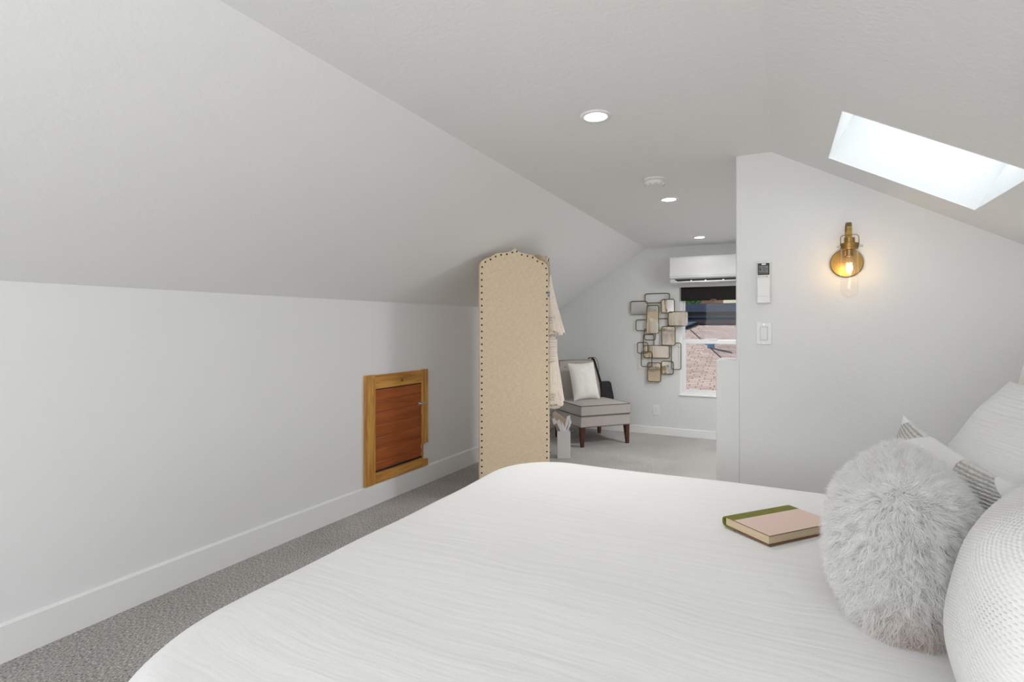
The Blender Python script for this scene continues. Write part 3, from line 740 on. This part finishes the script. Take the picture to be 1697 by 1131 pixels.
for i, poly in enumerate((((-.005, -.03), (.012, -.03), (.05, .10), (.062, .155), (.030, .14)), ((.015, -.03), (.03, -.03), (.075, .08), (.06, .13), (.045, .05)),
                          ((-.02, -.03), (.0, -.03), (-.015, .05), (-.045, .115), (-.075, .09)), ((.0, -.02), (.02, -.02), (.0, .06), (-.025, .10)), ((-.10, .06), (-.06, .085), (-.095, .13), (-.115, .12)))):
    b = MB(); yy = -.012-.004*i
    b.prism([(x, z) for x, z in poly], lambda x, z, t: (x, t+.18*max(z, 0)*(1 if i % 2 else -.6), bh+z), yy, yy+.0025); b.build('tissue_sheet', M['tissue'], bg)

# ------------------------------------------------------------------ slipper chair
CH = thing('slipper_chair', 'grey upholstered armless slipper chair with tapered dark wood legs', 'chair', (-1.88, 5.729, 0), math.radians(49))
hw, hd = .305, .305
def soft_box(name, x0, x1, y0, y1, z0, z1, mat, bev, crown=0.):
    b = MB(); n = 10; vs = []; fs = []
    for j in range(n+1):
        for i in range(n+1):
            u, v = i/n, j/n
            vs.append((x0+(x1-x0)*u, y0+(y1-y0)*v, z1+crown*math.sin(PI*u)**.7*math.sin(PI*v)**.7))
    for j in range(n):
        for i in range(n): fs.append((j*(n+1)+i, j*(n+1)+i+1, (j+1)*(n+1)+i+1, (j+1)*(n+1)+i))
    ring = [i for i in range(n+1)]+[(j)*(n+1)+n for j in range(1, n+1)]+[n*(n+1)+i for i in range(n-1, -1, -1)]+[j*(n+1) for j in range(n-1, 0, -1)]
    o0 = len(vs)
    for k in ring: vs.append((vs[k][0], vs[k][1], z0))
    for a in range(len(ring)): fs.append((ring[a], o0+a, o0+(a+1) % len(ring), ring[(a+1) % len(ring)]))
    fs.append(tuple(o0+a for a in reversed(range(len(ring)))))
    b.add(vs, fs); return b.build(name, mat, CH, bevel=bev, segs=3)
soft_box('seat_frame', -hw, hw, -hd, hd, .205, .325, M['chair_fabric'], .012)
soft_box('seat_cushion', -hw-.003, hw+.003, -hd-.006, hd-.06, .327, .435, M['chair_fabric'], .014, .022)
def loop(z, inset=0.): return [(x, y, z) for x, y in rrect(-hw-.003+inset, -hd-.006+inset, hw+.003-inset, hd-.0+inset*0, .015, 4)]
for z in (.210, .326, .432):
    b = MB(); b.tube(loop(z, .002), .0045, 8, True); b.build('piping', M['piping'], CH, smooth=True)
for sx in (-1, 1):
    for sy in (-1, 1):
        b = MB(); cx, cy = sx*(hw-.03), sy*(hd-.03)
        t0, t1 = .026, .015
        px_, py_ = sx*.006, sy*.012
        vs = [(cx+a*t1+px_, cy+c_*t1+py_, 0) for a, c_ in ((-1, -1), (1, -1), (1, 1), (-1, 1))]+[(cx+a*t0, cy+c_*t0, .21) for a, c_ in ((-1, -1), (1, -1), (1, 1), (-1, 1))]
        b.add(vs, [(3, 2, 1, 0), (4, 5, 6, 7)]+[(i, (i+1) % 4, 4+(i+1) % 4, 4+i) for i in range(4)]); b.build('leg', M['walnut'], CH, bevel=.003)
def bwid(t): return hw-.004-.075*t**1.5
# backrest leaning backwards, slightly rolled at the top
def back_prof(z):
    t = (z-.30)/.575
    return hd-.075+.030*t+.075*t*t
b = MB(); rows = 14; vs = []; fs = []; nx_ = 12
for side in (0, 1):
    for j in range(rows+1):
        z = .30+.575*j/rows; wdt = bwid(j/rows)
        for i in range(nx_+1):
            u = -1+2*i/nx_
            dim = -.010*(1-u*u) if side == 0 else 0
            vs.append((u*wdt, back_prof(z)+(.105-.025*j/rows if side else 0)+dim, z-.006*(u*u)*(j/rows)**4))
N0 = (rows+1)*(nx_+1)
for side in (0, 1):
    o0 = side*N0
    for j in range(rows):
        for i in range(nx_):
            q = (o0+j*(nx_+1)+i, o0+j*(nx_+1)+i+1, o0+(j+1)*(nx_+1)+i+1, o0+(j+1)*(nx_+1)+i); fs.append(q if not side else tuple(reversed(q)))
for j in range(rows):
    for i in (0, nx_): fs.append((j*(nx_+1)+i, (j+1)*(nx_+1)+i, N0+(j+1)*(nx_+1)+i, N0+j*(nx_+1)+i))
for i in range(nx_):
    for j in (0, rows): fs.append((j*(nx_+1)+i, j*(nx_+1)+i+1, N0+j*(nx_+1)+i+1, N0+j*(nx_+1)+i))
b.add(vs, fs); bk = b.build('backrest', M['chair_fabric'], CH, bevel=.012, segs=3)
b = MB(); pts = [(-bwid(k/10)+.003, back_prof(.31+.56*k/10)-.001, .31+.56*k/10) for k in range(11)]+[(bwid(k/10)-.003, back_prof(.31+.56*k/10)-.001, .31+.56*k/10) for k in range(10, -1, -1)]
b.tube(pts, .0045, 8); b.build('piping', M['piping'], bk, smooth=True)
for x in (-.16, 0, .16):
    b = MB(); b.lathe([(.011, -.006), (.011, 0), (.006, .003)], (x, back_prof(.80)-.006, .80), 14, 'Y'); b.build('tufting_button', M['chair_fabric'], bk, smooth=True)

# ------------------------------------------------------------------ pillows
def pillow_fn(w, h, t, inset=.07, pw=3.2, ex=.55, iny=None):
    iny = inset if iny is None else iny
    def fn(u, v, s):
        x = u*w/2*(1-inset*(1-v*v)**1.0); y = v*h/2*(1-iny*(1-u*u)**1.0)
        k = max(0., (1-abs(u)**pw)*(1-abs(v)**pw))**ex
        return Vector((x, y, s*t/2*k))
    return fn
def pillow(name, fn, mat, parent, n=44, wr=0., seed=0):
    bm = bmesh.new(); uvl = bm.loops.layers.uv.new('UVMap')
    rg = random.Random(seed); ph = [rg.uniform(0, 6) for _ in range(8)]
    for s in (1, -1):
        g = [[None]*(n+1) for _ in range(n+1)]
        for j in range(n+1):
            for i in range(n+1):
                u, v = math.sin((-1+2*i/n)*PI/2), math.sin((-1+2*j/n)*PI/2)
                p = fn(u, v, s)
                if wr: 
                    k = (1-u**4)*(1-v**4)
                    p = p+Vector((0, 0, s*wr*k*(math.sin(5*u+ph[0]+2*v)+.7*math.sin(7*v+ph[1]-3*u)+.5*math.sin(13*u*v+ph[2]))))
                g[j][i] = (bm.verts.new(p), (u+1)/2, (v+1)/2)
        for j in range(n):
            for i in range(n):
                q = [g[j][i], g[j][i+1], g[j+1][i+1], g[j+1][i]]
                if s < 0: q.reverse()
                f_ = bm.faces.new([a[0] for a in q]); f_.smooth = True
                for lp, a in zip(f_.loops, q): lp[uvl].uv = (a[1], a[2])
    bmesh.ops.remove_doubles(bm, verts=bm.verts, dist=1e-5)
    bmesh.ops.recalc_face_normals(bm, faces=bm.faces)
    me = bpy.data.meshes.new(name); bm.to_mesh(me); bm.free(); me.materials.append(mat)
    return link(name, me, parent, fix=False)
def frame_of(C_, ex, ey):
    ex = Vector(ex).normalized(); ey = Vector(ey); ey = (ey-ex*ey.dot(ex)).normalized(); ez = ex.cross(ey)
    m_ = Matrix((ex, ey, ez)).transposed().to_4x4(); m_.translation = Vector(C_); return m_
def seam(fn, parent, mat, r=.003):
    P = [fn(u, -1, 1) for u in np.linspace(-1, 1, 24)]+[fn(1, v, 1) for v in np.linspace(-1, 1, 24)][1:]+[fn(u, 1, 1) for u in np.linspace(1, -1, 24)][1:]+[fn(-1, v, 1) for v in np.linspace(1, -1, 24)][1:-1]
    b = MB(); b.tube(P, r, 6, True); return b.build('seam', mat, parent, smooth=True)

# cushion on the chair
t = thing('throw_pillow', 'ivory square throw pillow propped on the grey chair', 'pillow')
fn = pillow_fn(.325, .42, .15)
cpos = Matrix.Translation(CH.location) @ Matrix.Rotation(math.radians(49), 4, 'Z') @ Vector((-.062, .055, .655))
exv = Matrix.Rotation(math.radians(49), 3, 'Z') @ Vector((1, 0, .03)); eyv = Matrix.Rotation(math.radians(49), 3, 'Z') @ Vector((.02, .30, 1))
t.matrix_world = frame_of(cpos, exv, eyv)
pillow('cover', fn, M['cushion_white'], t, 30, .003, 3); seam(fn, t, M['cushion_white'])

# shoulder bag hung over the right rear corner of the chair
sb = thing('shoulder_bag', 'black leather shoulder bag hanging by its strap behind the grey chair', 'bag', (-1.846, 6.149, 0), math.radians(30))
b = MB(); b.prism([(-.055, .615), (.050, .622), (.092, .44), (.095, .27), (-.06, .27)], lambda x, z, tt: (x, tt, z), -.045, .035); b.build('body', M['black_leather'], sb, bevel=.008, segs=3)
b = MB(); b.tube([(.055, -.047, .61), (.088, -.047, .44), (.092, -.047, .29)], .004, 6); b.build('edge_binding', M['black_plastic'], sb, smooth=True)
Rm = Matrix.Rotation(-math.radians(30), 3, 'Z')
CM = Matrix.Translation(CH.location) @ Matrix.Rotation(math.radians(49), 4, 'Z')
wp_ = [CM @ Vector((bwid(t)+dx, back_prof(.30+.575*t)+dy, z)) for t, dx, dy, z in ((1., -.04, .05, .884), (1., -.01, .03, .893), (.97, .012, .02, .87), (.85, .014, .02, .80), (.72, .014, .02, .73), (.60, .016, .02, .665), (.5, .03, .03, .60))]
loc_ = [Rm @ (Vector(p)-Vector((-1.846, 6.149, 0))) for p in wp_]
def cr(P, n):
    out = []
    for i in range(len(P)-1):
        p0, p1, p2, p3 = P[max(i-1, 0)], P[i], P[i+1], P[min(i+2, len(P)-1)]
        for k in range(n):
            t_ = k/n; out.append(.5*((2*p1)+(p2-p0)*t_+(2*p0-5*p1+4*p2-p3)*t_*t_+(3*p1-p0-3*p2+p3)*t_**3))
    return out+[P[-1]]
key_ = loc_; loc_ = cr(loc_, 5)
b = MB()
for i in range(len(loc_)-1):
    p, q = loc_[i], loc_[i+1]; tdir = (q-p).normalized(); wv = Vector((.6, -.75, .1)); wv = (wv-tdir*wv.dot(tdir)).normalized()*.017; nv = tdir.cross(wv).normalized()*.0025
    b.add([p-wv-nv, p+wv-nv, p+wv+nv, p-wv+nv, q-wv-nv, q+wv-nv, q+wv+nv, q-wv+nv], [(0, 1, 2, 3), (7, 6, 5, 4), (0, 4, 5, 1), (1, 5, 6, 2), (2, 6, 7, 3), (3, 7, 4, 0)])
b.build('strap', M['black_leather'], sb)
b = MB(); b.tube(cr([key_[1]+Vector((.0, .02, .0)), key_[2]+Vector((.03, .03, .02)), key_[3]+Vector((.04, .02, 0)), key_[4]+Vector((.02, .01, .0))], 5), .003, 6); b.build('cord', M['metal_dark'], sb, smooth=True)

# ------------------------------------------------------------------ bed
BX0, BX1, BY0, BY1, ZB = -1.105, 1.02, .36, 2.235, .69
bed = thing('bed', 'wide bed made up with a plain white crinkled duvet in the foreground', 'bed', (0, 1.3, 0))
def outline_bed(n):
    r_ = .20; roll = .11
    x0, x1, y0, y1 = BX0+roll, BX1-.14, BY0+roll-1.3, BY1-roll-1.3
    pts = []
    corners = ((x1-.06, y1-.06, .06, 0), (x0+r_, y1-r_, r_, PI/2), (x0+.26, y0+.26, .26, PI), (x1-.06, y0+.06, .06, 1.5*PI))
    for ci, (cx, cy, rr_, a0) in enumerate(corners):
        for k in range(17):
            a = a0+PI/2*k/16; pts.append((cx+rr_*math.cos(a), cy+rr_*math.sin(a), math.cos(a), math.sin(a)))
    # resample evenly
    P = pts+[pts[0]]; Ls = [0]
    for a, c_ in zip(P[:-1], P[1:]): Ls.append(Ls[-1]+math.hypot(c_[0]-a[0], c_[1]-a[1]))
    out = []
    for k in range(n):
        s_ = Ls[-1]*k/n
        vals = [float(np.interp(s_, Ls, [p[q] for p in P])) for q in range(4)]
        l = math.hypot(vals[2], vals[3]); out.append((vals[0], vals[1], vals[2]/l, vals[3]/l))
    return out
NB = 360; ob = outline_bed(NB); vs = []; fs = []
def lump(x, y): return .006*math.sin(3.1*x+1.3*y)+.005*math.sin(5.3*y-2.2*x+1)+.003*math.sin(9*x+4*y)+.0025*math.sin(17*y+2*x)
rings = []
cx0, cy0 = 0., .02
for k in range(1, 46):
    s_ = k/45
    rings.append([(cx0+(x-cx0)*s_, cy0+(y-cy0)*s_, ZB-.002*s_**4+lump(x*s_, y*s_)*.5) for x, y, _, _ in ob])
for k in range(1, 11):
    a = PI/2*k/10; rr_ = .11
    rings.append([(x+nx_2*rr_*math.sin(a), y+ny_2*rr_*math.sin(a), ZB-.002-rr_*(1-math.cos(a))+lump(x, y)*.5*(1-k/10)) for x, y, nx_2, ny_2 in ob])
for k in range(1, 13):
    t_ = k/12
    rings.append([(x+nx_2*(.11+.012*t_*math.sin(i*.35)+.01*t_*math.sin(i*.11)), y+ny_2*(.11+.012*t_*math.sin(i*.35)+.01*t_*math.sin(i*.11)), ZB-.112-.44*t_) for i, (x, y, nx_2, ny_2) in enumerate(ob)])
vs = [(cx0, cy0, ZB)]
for rg_ in rings: vs += rg_
for i in range(NB): fs.append((0, 1+i, 1+(i+1) % NB))
for j in range(len(rings)-1):
    for i in range(NB): fs.append((1+j*NB+i, 1+(j+1)*NB+i, 1+(j+1)*NB+(i+1) % NB, 1+j*NB+(i+1) % NB))
b = MB(); b.add(vs, fs); b.build('duvet', M['duvet'], bed, smooth=True)
b = MB(); b.box((BX0+.15, BY0+.15-1.3, .34), (BX1-.05, BY1-.15-1.3, .62)); b.build('mattress', M['cushion_white'], bed, bevel=.05, segs=4)
b = MB(); b.box((BX0+.17, BY0+.17-1.3, .12), (BX1-.04, BY1-.17-1.3, .34)); b.build('bed_base', M['chair_fabric'], bed, bevel=.01)
for x in (BX0+.25, BX1-.12):
    for y in (BY0+.25-1.3, BY1-.25-1.3):
        b = MB(); b.lathe([(.03, 0), (.035, .12)], (x, y, 0), 20); b.build('leg', M['walnut'], bed)

# ------------------------------------------------------------------ book on the bed
BZ = .694
bk_ = thing('book', 'hardback book with green spine and pale pink cover lying on the bed', 'book', (-.0868, 1.5945, BZ), 0)
pA, pB, pC = Vector((-.1446, 1.652, 0)), Vector((.0206, 1.8435, 0)), Vector((-.0278, 1.541, 0))
ang = math.atan2((pB-pA).y, (pB-pA).x); bk_.location = (pA.x, pA.y, BZ); bk_.rotation_euler = (0, 0, ang)
LB, WB, TB = (pB-pA).length, (pC-pA).length, .029
b = MB(); b.box((.006, -WB+.008, .003), (LB-.006, -.004, TB-.003)); b.build('pages', M['pages'], bk_)
for z in (0, TB-.003):
    b = MB(); b.box((0, -WB, z), (LB, -.040, z+(.0021 if z else .003)), mi=0)  # brown lower layer of top cover paints the shade line; bottom board is brown
    if z: b.box((.0004, -WB+.0004, z+.0021), (LB-.0004, -.040, z+.003), mi=1)
    b.build('cover', [M['book_edge_and_shade'], M['book_pink']], bk_)
b = MB(); prof = [(-.041, TB+.0003), (-.008, TB+.0003), (-.001, TB-.002), (.004, TB*.75), (.005, TB*.5), (.004, TB*.25), (-.001, .002), (-.008, -.0003), (-.041, -.0003), (-.041, .003), (-.006, .003), (-.002, .006), (0, TB*.5), (-.002, TB-.006), (-.006, TB-.003), (-.041, TB-.003)]
b.prism(prof, lambda y, z, t_: (t_, y, z), 0, LB); b.build('spine', M['book_green'], bk_)

# ------------------------------------------------------------------ pillows on the bed
# fluffy cushion
fc = thing('fur_cushion', 'fluffy white faux fur cushion standing on the bed beside the book', 'cushion')
fnF = pillow_fn(.37, .30, .235, .02, 2.6, .5)
fc.matrix_world = frame_of((.2285, 1.365, .822), (.172, .985, .03), (-.02, -.05, 1))
cov = pillow('cover', fnF, M['fur_base'], fc, 40)
def strands(fn, ncl, nper, length, rad_cl, seed):
    rg = np.random.default_rng(seed); V = []; F = []
    for c_ in range(ncl):
        s_ = 1 if rg.random() < .5 else -1
        u, v = math.sin(rg.uniform(-1, 1)*PI/2), math.sin(rg.uniform(-1, 1)*PI/2)
        e = .02; p0 = fn(u, v, s_)
        du = fn(min(u+e, 1), v, s_)-fn(max(u-e, -1), v, s_); dv = fn(u, min(v+e, 1), s_)-fn(u, max(v-e, -1), s_)
        nrm = du.cross(dv)*s_
        if nrm.length < 1e-9: nrm = Vector((u, v, .2*s_))
        nrm.normalize()
        edge = max(abs(u), abs(v))
        if edge > .9: nrm = (nrm+Vector((u if abs(u) > .9 else 0, v if abs(v) > .9 else 0, 0))*2.5*(edge-.9)*10*.3).normalized()
        tang = Vector(rg.normal(size=3)); tang = (tang-nrm*tang.dot(nrm)).normalized()
        grav = Vector((0, -1, 0)); grav = grav-nrm*grav.dot(nrm)
        lean = tang*rg.uniform(.3, .85)+grav*.6
        Lc = length*rg.uniform(.75, 1.2)
        tip = p0+nrm*Lc*.85+lean*Lc*.75
        curl = nrm.cross(lean)*rg.uniform(-.6, .6)*Lc
        for k in range(nper):
            rt = du.normalized()*rg.normal()*rad_cl+dv.normalized()*rg.normal()*rad_cl if du.length > 1e-6 and dv.length > 1e-6 else Vector(rg.normal(size=3))*rad_cl
            a = p0+rt-nrm*.004
            tp = tip+rt*.28+Vector(rg.normal(size=3))*.0028
            mid = (a+tp)*.5+nrm*Lc*.22+curl+Vector(rg.normal(size=3))*.0018
            wv = Vector(rg.normal(size=3)); ax = (tp-a).normalized(); wv = (wv-ax*wv.dot(ax)).normalized()
            o_ = len(V)
            for t_, wd in ((0, .0006), (.33, .00055), (.66, .0004)):
                q = a*(1-t_)**2+mid*2*t_*(1-t_)+tp*t_*t_
                V.append(q-wv*wd); V.append(q+wv*wd)
            V.append(tp)
            F += [(o_, o_+1, o_+3, o_+2), (o_+2, o_+3, o_+5, o_+4), (o_+4, o_+5, o_+6)]
    return V, F
V, F = strands(fnF, 7000, 15, .030, .0070, 5)
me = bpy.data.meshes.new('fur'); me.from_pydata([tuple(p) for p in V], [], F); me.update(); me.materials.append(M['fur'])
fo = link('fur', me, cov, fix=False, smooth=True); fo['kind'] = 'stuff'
# cushion with knit corners
kc = thing('knit_cushion', 'white cushion with grey ribbed corners wedged behind the fluffy cushion', 'cushion')
fnK = pillow_fn(.62, .36, .19, .075, 2.4, .7)
Fp, Np = Vector((.336, 1.93, .995)), Vector((.400, 1.405, .962))
mid = (Fp+Np)/2; eyk = Vector((.05, 0, 1))
kc.matrix_world = frame_of(mid-eyk.normalized()*.175, Fp-Np, eyk)
pillow('cover', fnK, M['knit'], kc, 50, .004, 4)
# big pleated pillow against the head of the bed
ep = thing('pleated_pillow', 'large white pleated pillow at the back, at the head of the bed', 'pillow')
fnE = pillow_fn(.66, .55, .18, -.06, 2.8, .6, .05)
Ft, Fb = Vector((.585, 1.90, 1.108)), Vector((.315, 1.955, .70))
eye = (Ft-Fb).normalized(); exe = Vector((-.25, .97, .02))
ep.matrix_world = frame_of(Ft-eye*.275-exe.normalized()*.335, exe, eye)
pillow('cover', fnE, M['pleat'], ep, 44, .005, 8)
# waffle pillow nearest the camera
wpil = thing('waffle_pillow', 'white waffle-weave pillow in front of the others, in the bottom right corner', 'pillow')
fnW = pillow_fn(.46, .40, .27, .03, 2.6, .5)
wpil.matrix_world = frame_of((.385, 1.07, .832), (.36, .93, 0), (.06, -.06, 1))
pillow('cover', fnW, M['waffle'], wpil, 44, .003, 9)

# ------------------------------------------------------------------ lamp beside the far side of the bed
fl = thing('floor_lamp', 'pale tapered lampshade at the right edge beyond the bed pillows', 'lamp', (.90, 2.52, 0))
b = MB(); b.lathe([(.11, 0), (.11, .012), (.02, .022)], n=32); b.build('base', M['metal_dark'], fl, bevel=.002)
b = MB(); b.lathe([(.009, .018), (.009, 1.10)], n=16); b.build('pole', M['metal_dark'], fl, smooth=True)
b = MB(); n = 40; vs = [(.15*math.cos(2*PI*k/n), .15*math.sin(2*PI*k/n), .96) for k in range(n)]+[(.098*math.cos(2*PI*k/n), .098*math.sin(2*PI*k/n), 1.23) for k in range(n)]
b.add(vs, [(k, (k+1) % n, n+(k+1) % n, n+k) for k in range(n)]); o = b.build('lamp_shade', M['lampshade'], fl, smooth=True); md = o.modifiers.new('thickness', 'SOLIDIFY'); md.thickness = .002
b = MB(); b.tube([(-.098, 0, 1.22), (.098, 0, 1.22)], .002, 6); b.tube([(0, 0, 1.09), (0, 0, 1.22)], .004, 6); b.build('shade_carrier', M['metal_dark'], fl)

# ------------------------------------------------------------------ outside the far window
gnd = MB(); gnd.quad((-60, 7, -3.2), (60, 7, -3.2), (60, 90, -3.2), (-60, 90, -3.2)); struct(gnd.build('ground', M['ground']))
nh = thing('neighbour_house', 'neighbouring house with pink shingle hip roof just outside the far window', 'house')
def roof_face(name, pts, eave, upv, parent, mat):
    b = MB(); b.quad(*pts); o = b.build(name, mat, parent)
    e = Vector(eave).normalized(); u_ = Vector(upv).normalized()
    set_uv(o, lambda co: (co.dot(e), co.dot(u_))); return o
RZ, RY, RX = 1.36, 14.85, -1.88
roof_face('roof_slope', [(RX, RY, RZ), (9, RY, RZ), (9, RY-5, RZ-2.5), (RX-5, RY-5, RZ-2.5)], (1, 0, 0), (0, 1, .5), nh, M['shingle'])
roof_face('roof_slope', [(RX, RY, RZ), (RX-5, RY-5, RZ-2.5), (RX-5, RY+5, RZ-2.5)], (0, 1, 0), (1, 0, .5), nh, M['shingle'])
roof_face('roof_slope', [(RX, RY, RZ), (RX-5, RY+5, RZ-2.5), (9, RY+5, RZ-2.5), (9, RY, RZ)], (1, 0, 0), (0, -1, .5), nh, M['shingle'])
b = MB(); b.box((RX-.05, RY-.09, RZ-.02), (9, RY+.09, RZ+.045)); b.build('ridge_cap', M['shingle'], nh)
b = MB(); b.box((RX, RY-.13, RZ-.085), (9, RY-.085, RZ-.02)); b.build('ridge_vent', M['navy_dark'], nh)
b = MB(); b.tube([(RX, RY, RZ+.02), (RX-2, RY-2, RZ-.98)], .045, 8); b.build('hip_cap', M['navy_dark'], nh)
AX, AY, AZ, PT = -1.80, 12.6, 1.18, .25
hx, hy, hz = .383*5.2, -.924*5.2, -PT*.924*5.2
EH = (AX+hx, AY+hy, AZ+hz)
roof_face('wing_roof_slope', [(AX, AY, AZ), (AX-3, AY, AZ), (AX-3, EH[1], EH[2]), EH], (1, 0, 0), (0, 1, PT), nh, M['shingle'])
roof_face('wing_roof_slope', [(AX, AY, AZ), EH, (EH[0]+4, EH[1]+4, EH[2]), (AX+4, AY+4, AZ)], (.707, .707, 0), (-.707, .707, PT), nh, M['shingle'])
roof_face('wing_roof_slope', [(AX-3, AY, AZ), (AX, AY, AZ), (AX+2.2, AY+2.2, AZ), (AX-3, AY+2.2, AZ-.3)], (1, 0, 0), (0, 1, 0), nh, M['shingle'])
b = MB(); b.tube([(AX, AY, AZ+.006), (EH[0], EH[1], EH[2]+.006)], .014, 8); b.build('wing_hip_line', M['navy_dark'], nh)
b = MB(); b.box((AX-2.3, AY-4.0, -3.2), (AX+.6, RY+3, -.6)); b.box((RX-3, RY-4.6, -3.2), (8.8, RY+4.6, -1.1)); b.build('wall', M['stucco'], nh)
b = MB(); b.box((-1.29, 11.2, .80), (-1.15, 11.3, 1.0)); rv = b.build('roof_vent', M['pale_blue'], nh, bevel=.02)
b = MB(); b.box((-1.32, 11.17, 1.0), (-1.10, 11.33, 1.03)); b.build('vent_cap', M['trim'], rv, bevel=.01)
dh = thing('navy_house', 'dark navy building with flat roof behind the pink shingle roof', 'building', (0, 21, 0))
b = MB(); b.box((-9, -.4, 1.80), (9, 3, 2.10)); b.build('roof_edge', M['navy'], dh)
b = MB(); b.box((-8.9, -.2, 1.66), (8.9, 2.9, 1.80)); b.build('soffit_band', M['navy_dark'], dh)
b = MB(); b.quad((-8.8, -.19, 1.44), (8.8, -.19, 1.44), (8.8, -.19, 1.66), (-8.8, -.19, 1.66)); o = b.build('slate_panel', M['slate'], dh); set_uv(o, lambda co: (co.x, co.z))
b = MB(); b.box((-8.8, -.15, -3.2), (8.8, 2.8, 1.44)); b.build('wall', M['pale_blue'], dh)
ob_ = thing('orange_building', 'distant orange building whose top shows below the roller blind', 'building', (-3.1, 30, 0))
b = MB(); b.box((-2.6, 0, -3.2), (.03, 5, 3.6)); b.build('wall', M['orange'], ob_)
b = MB(); b.box((-2.65, -.05, 3.6), (.08, 5.05, 3.75)); b.build('parapet', M['orange'], ob_)
tr = thing('leafy_tree', 'leafy green tree at the top left of the far window view', 'tree', (-4.75, 27, -3.2))
b = MB(); b.lathe([(.22, 0), (.15, 4.0), (.08, 6.)], n=12); b.build('trunk', M['bark'], tr, smooth=True)
b = MB(); rg = random.Random(3)
for k in range(1500):
    a, e, rr_ = rg.uniform(0, 2*PI), rg.uniform(-1, 1), rg.uniform(.5, 1.)**.5
    p = Vector((1.35*rr_*math.cos(a)*math.sqrt(1-e*e), 1.35*rr_*math.sin(a)*math.sqrt(1-e*e), 5.6+1.5*e*rr_))
    d = Vector((rg.gauss(0, 1), rg.gauss(0, 1), rg.gauss(0, 1))).normalized(); q = d.orthogonal().normalized(); s_ = rg.uniform(.10, .2)
    b.add([p-d*s_, p+q*s_*.5, p+d*s_, p-q*s_*.5], [(0, 1, 2, 3)])
b.build('foliage', M['leaf'], tr)

# ------------------------------------------------------------------ light
wd = bpy.data.worlds.new('World'); scn.world = wd; wd.use_nodes = True
nt = wd.node_tree; nt.nodes.clear()
sky = nd(nt, 'ShaderNodeTexSky'); sky.sky_type = 'NISHITA'; sky.sun_disc = False; sky.sun_elevation = math.radians(43); sky.sun_rotation = math.radians(-76)
sky.air_density = 1.2; sky.dust_density = .8
bgn = nd(nt, 'ShaderNodeBackground', {'Color': sky.outputs[0], 'Strength': .09})
nd(nt, 'ShaderNodeOutputWorld', {'Surface': bgn.outputs[0]})
def lamp(name, typ, loc, direction=None, **kw):
    l = bpy.data.lights.new(name, typ)
    for k, v in kw.items(): setattr(l, k, v)
    o = bpy.data.objects.new(name, l); COL.objects.link(o); o.location = loc
    if direction is not None: o.rotation_euler = Vector(direction).to_track_quat('-Z', 'Y').to_euler()
    return o
lamp('sun', 'SUN', (0, 0, 8), (.455, -.11, -.436), energy=3.7, angle=.009, color=(1, .96, .90))
o = lamp('skylight_daylight', 'AREA', up((SX0+SX1)/2, (SY0+SY1)/2, DEP-.03), (-nx, 0, -nz), shape='RECTANGLE', size=.60, size_y=.58, energy=1.5, color=(.88, .97, 1.))
lamp('added_stair_skylight_fill', 'AREA', up((SX0+SX1)/2, (TY0+TY1)/2, .17), (-nx, 0, -nz), shape='RECTANGLE', size=.58, size_y=.98, energy=38., color=(.95, .98, 1.))  # added fill for the far end, at the unseen stair skylight
lamp('added_side_window_fill', 'AREA', (XR-.02, -.75, .95), (-1, 0, .6), shape='RECTANGLE', size=1.1, size_y=.85, energy=18., color=(.975, .985, 1))  # added fill tilted upwards, at the unseen side window
lamp('added_front_window_fill', 'AREA', (-.8, YB-.02, 1.35), (0, 1, .55), shape='RECTANGLE', size=1.85, size_y=1.15, energy=32., color=(.975, .985, 1))  # added fill aimed up at the ceiling, from the unseen rear window
lamp('floor_lamp_bulb', 'POINT', (.90, 2.52, 1.13), energy=1.2, color=(1, .93, .85), shadow_soft_size=.03)
for y_ in (2.25, 3.96, 5.79):
    lamp('downlight_beam', 'SPOT', (-.72, y_, H-.012), (0, 0, -1), energy=33., spot_size=math.radians(98), spot_blend=.9, shadow_soft_size=.045, color=(1, .975, .94))
lamp('sconce_bulb', 'POINT', (.299, YS-.125, 1.555), energy=.26, color=(1, .66, .30), shadow_soft_size=.012)

# ------------------------------------------------------------------ camera
cam = bpy.data.cameras.new('camera'); co = bpy.data.objects.new('camera', cam); COL.objects.link(co)
cam.sensor_width = 36; cam.lens = 36*885/1697; cam.shift_y = -(565.5-541)/1697
co.location = (0, 0, 1.27); co.rotation_euler = (PI/2, 0, math.radians(26.6)); cam.clip_start = .02; cam.clip_end = 300
scn.camera = co
scn.view_settings.view_transform = 'Standard'; scn.view_settings.look = 'None'; scn.view_settings.exposure = .34; scn.view_settings.gamma = 1
scn.cycles.use_denoising = True; scn.cycles.max_bounces = 10; scn.cycles.diffuse_bounces = 6; scn.cycles.transparent_max_bounces = 12
scn.cycles.sample_clamp_indirect = 6
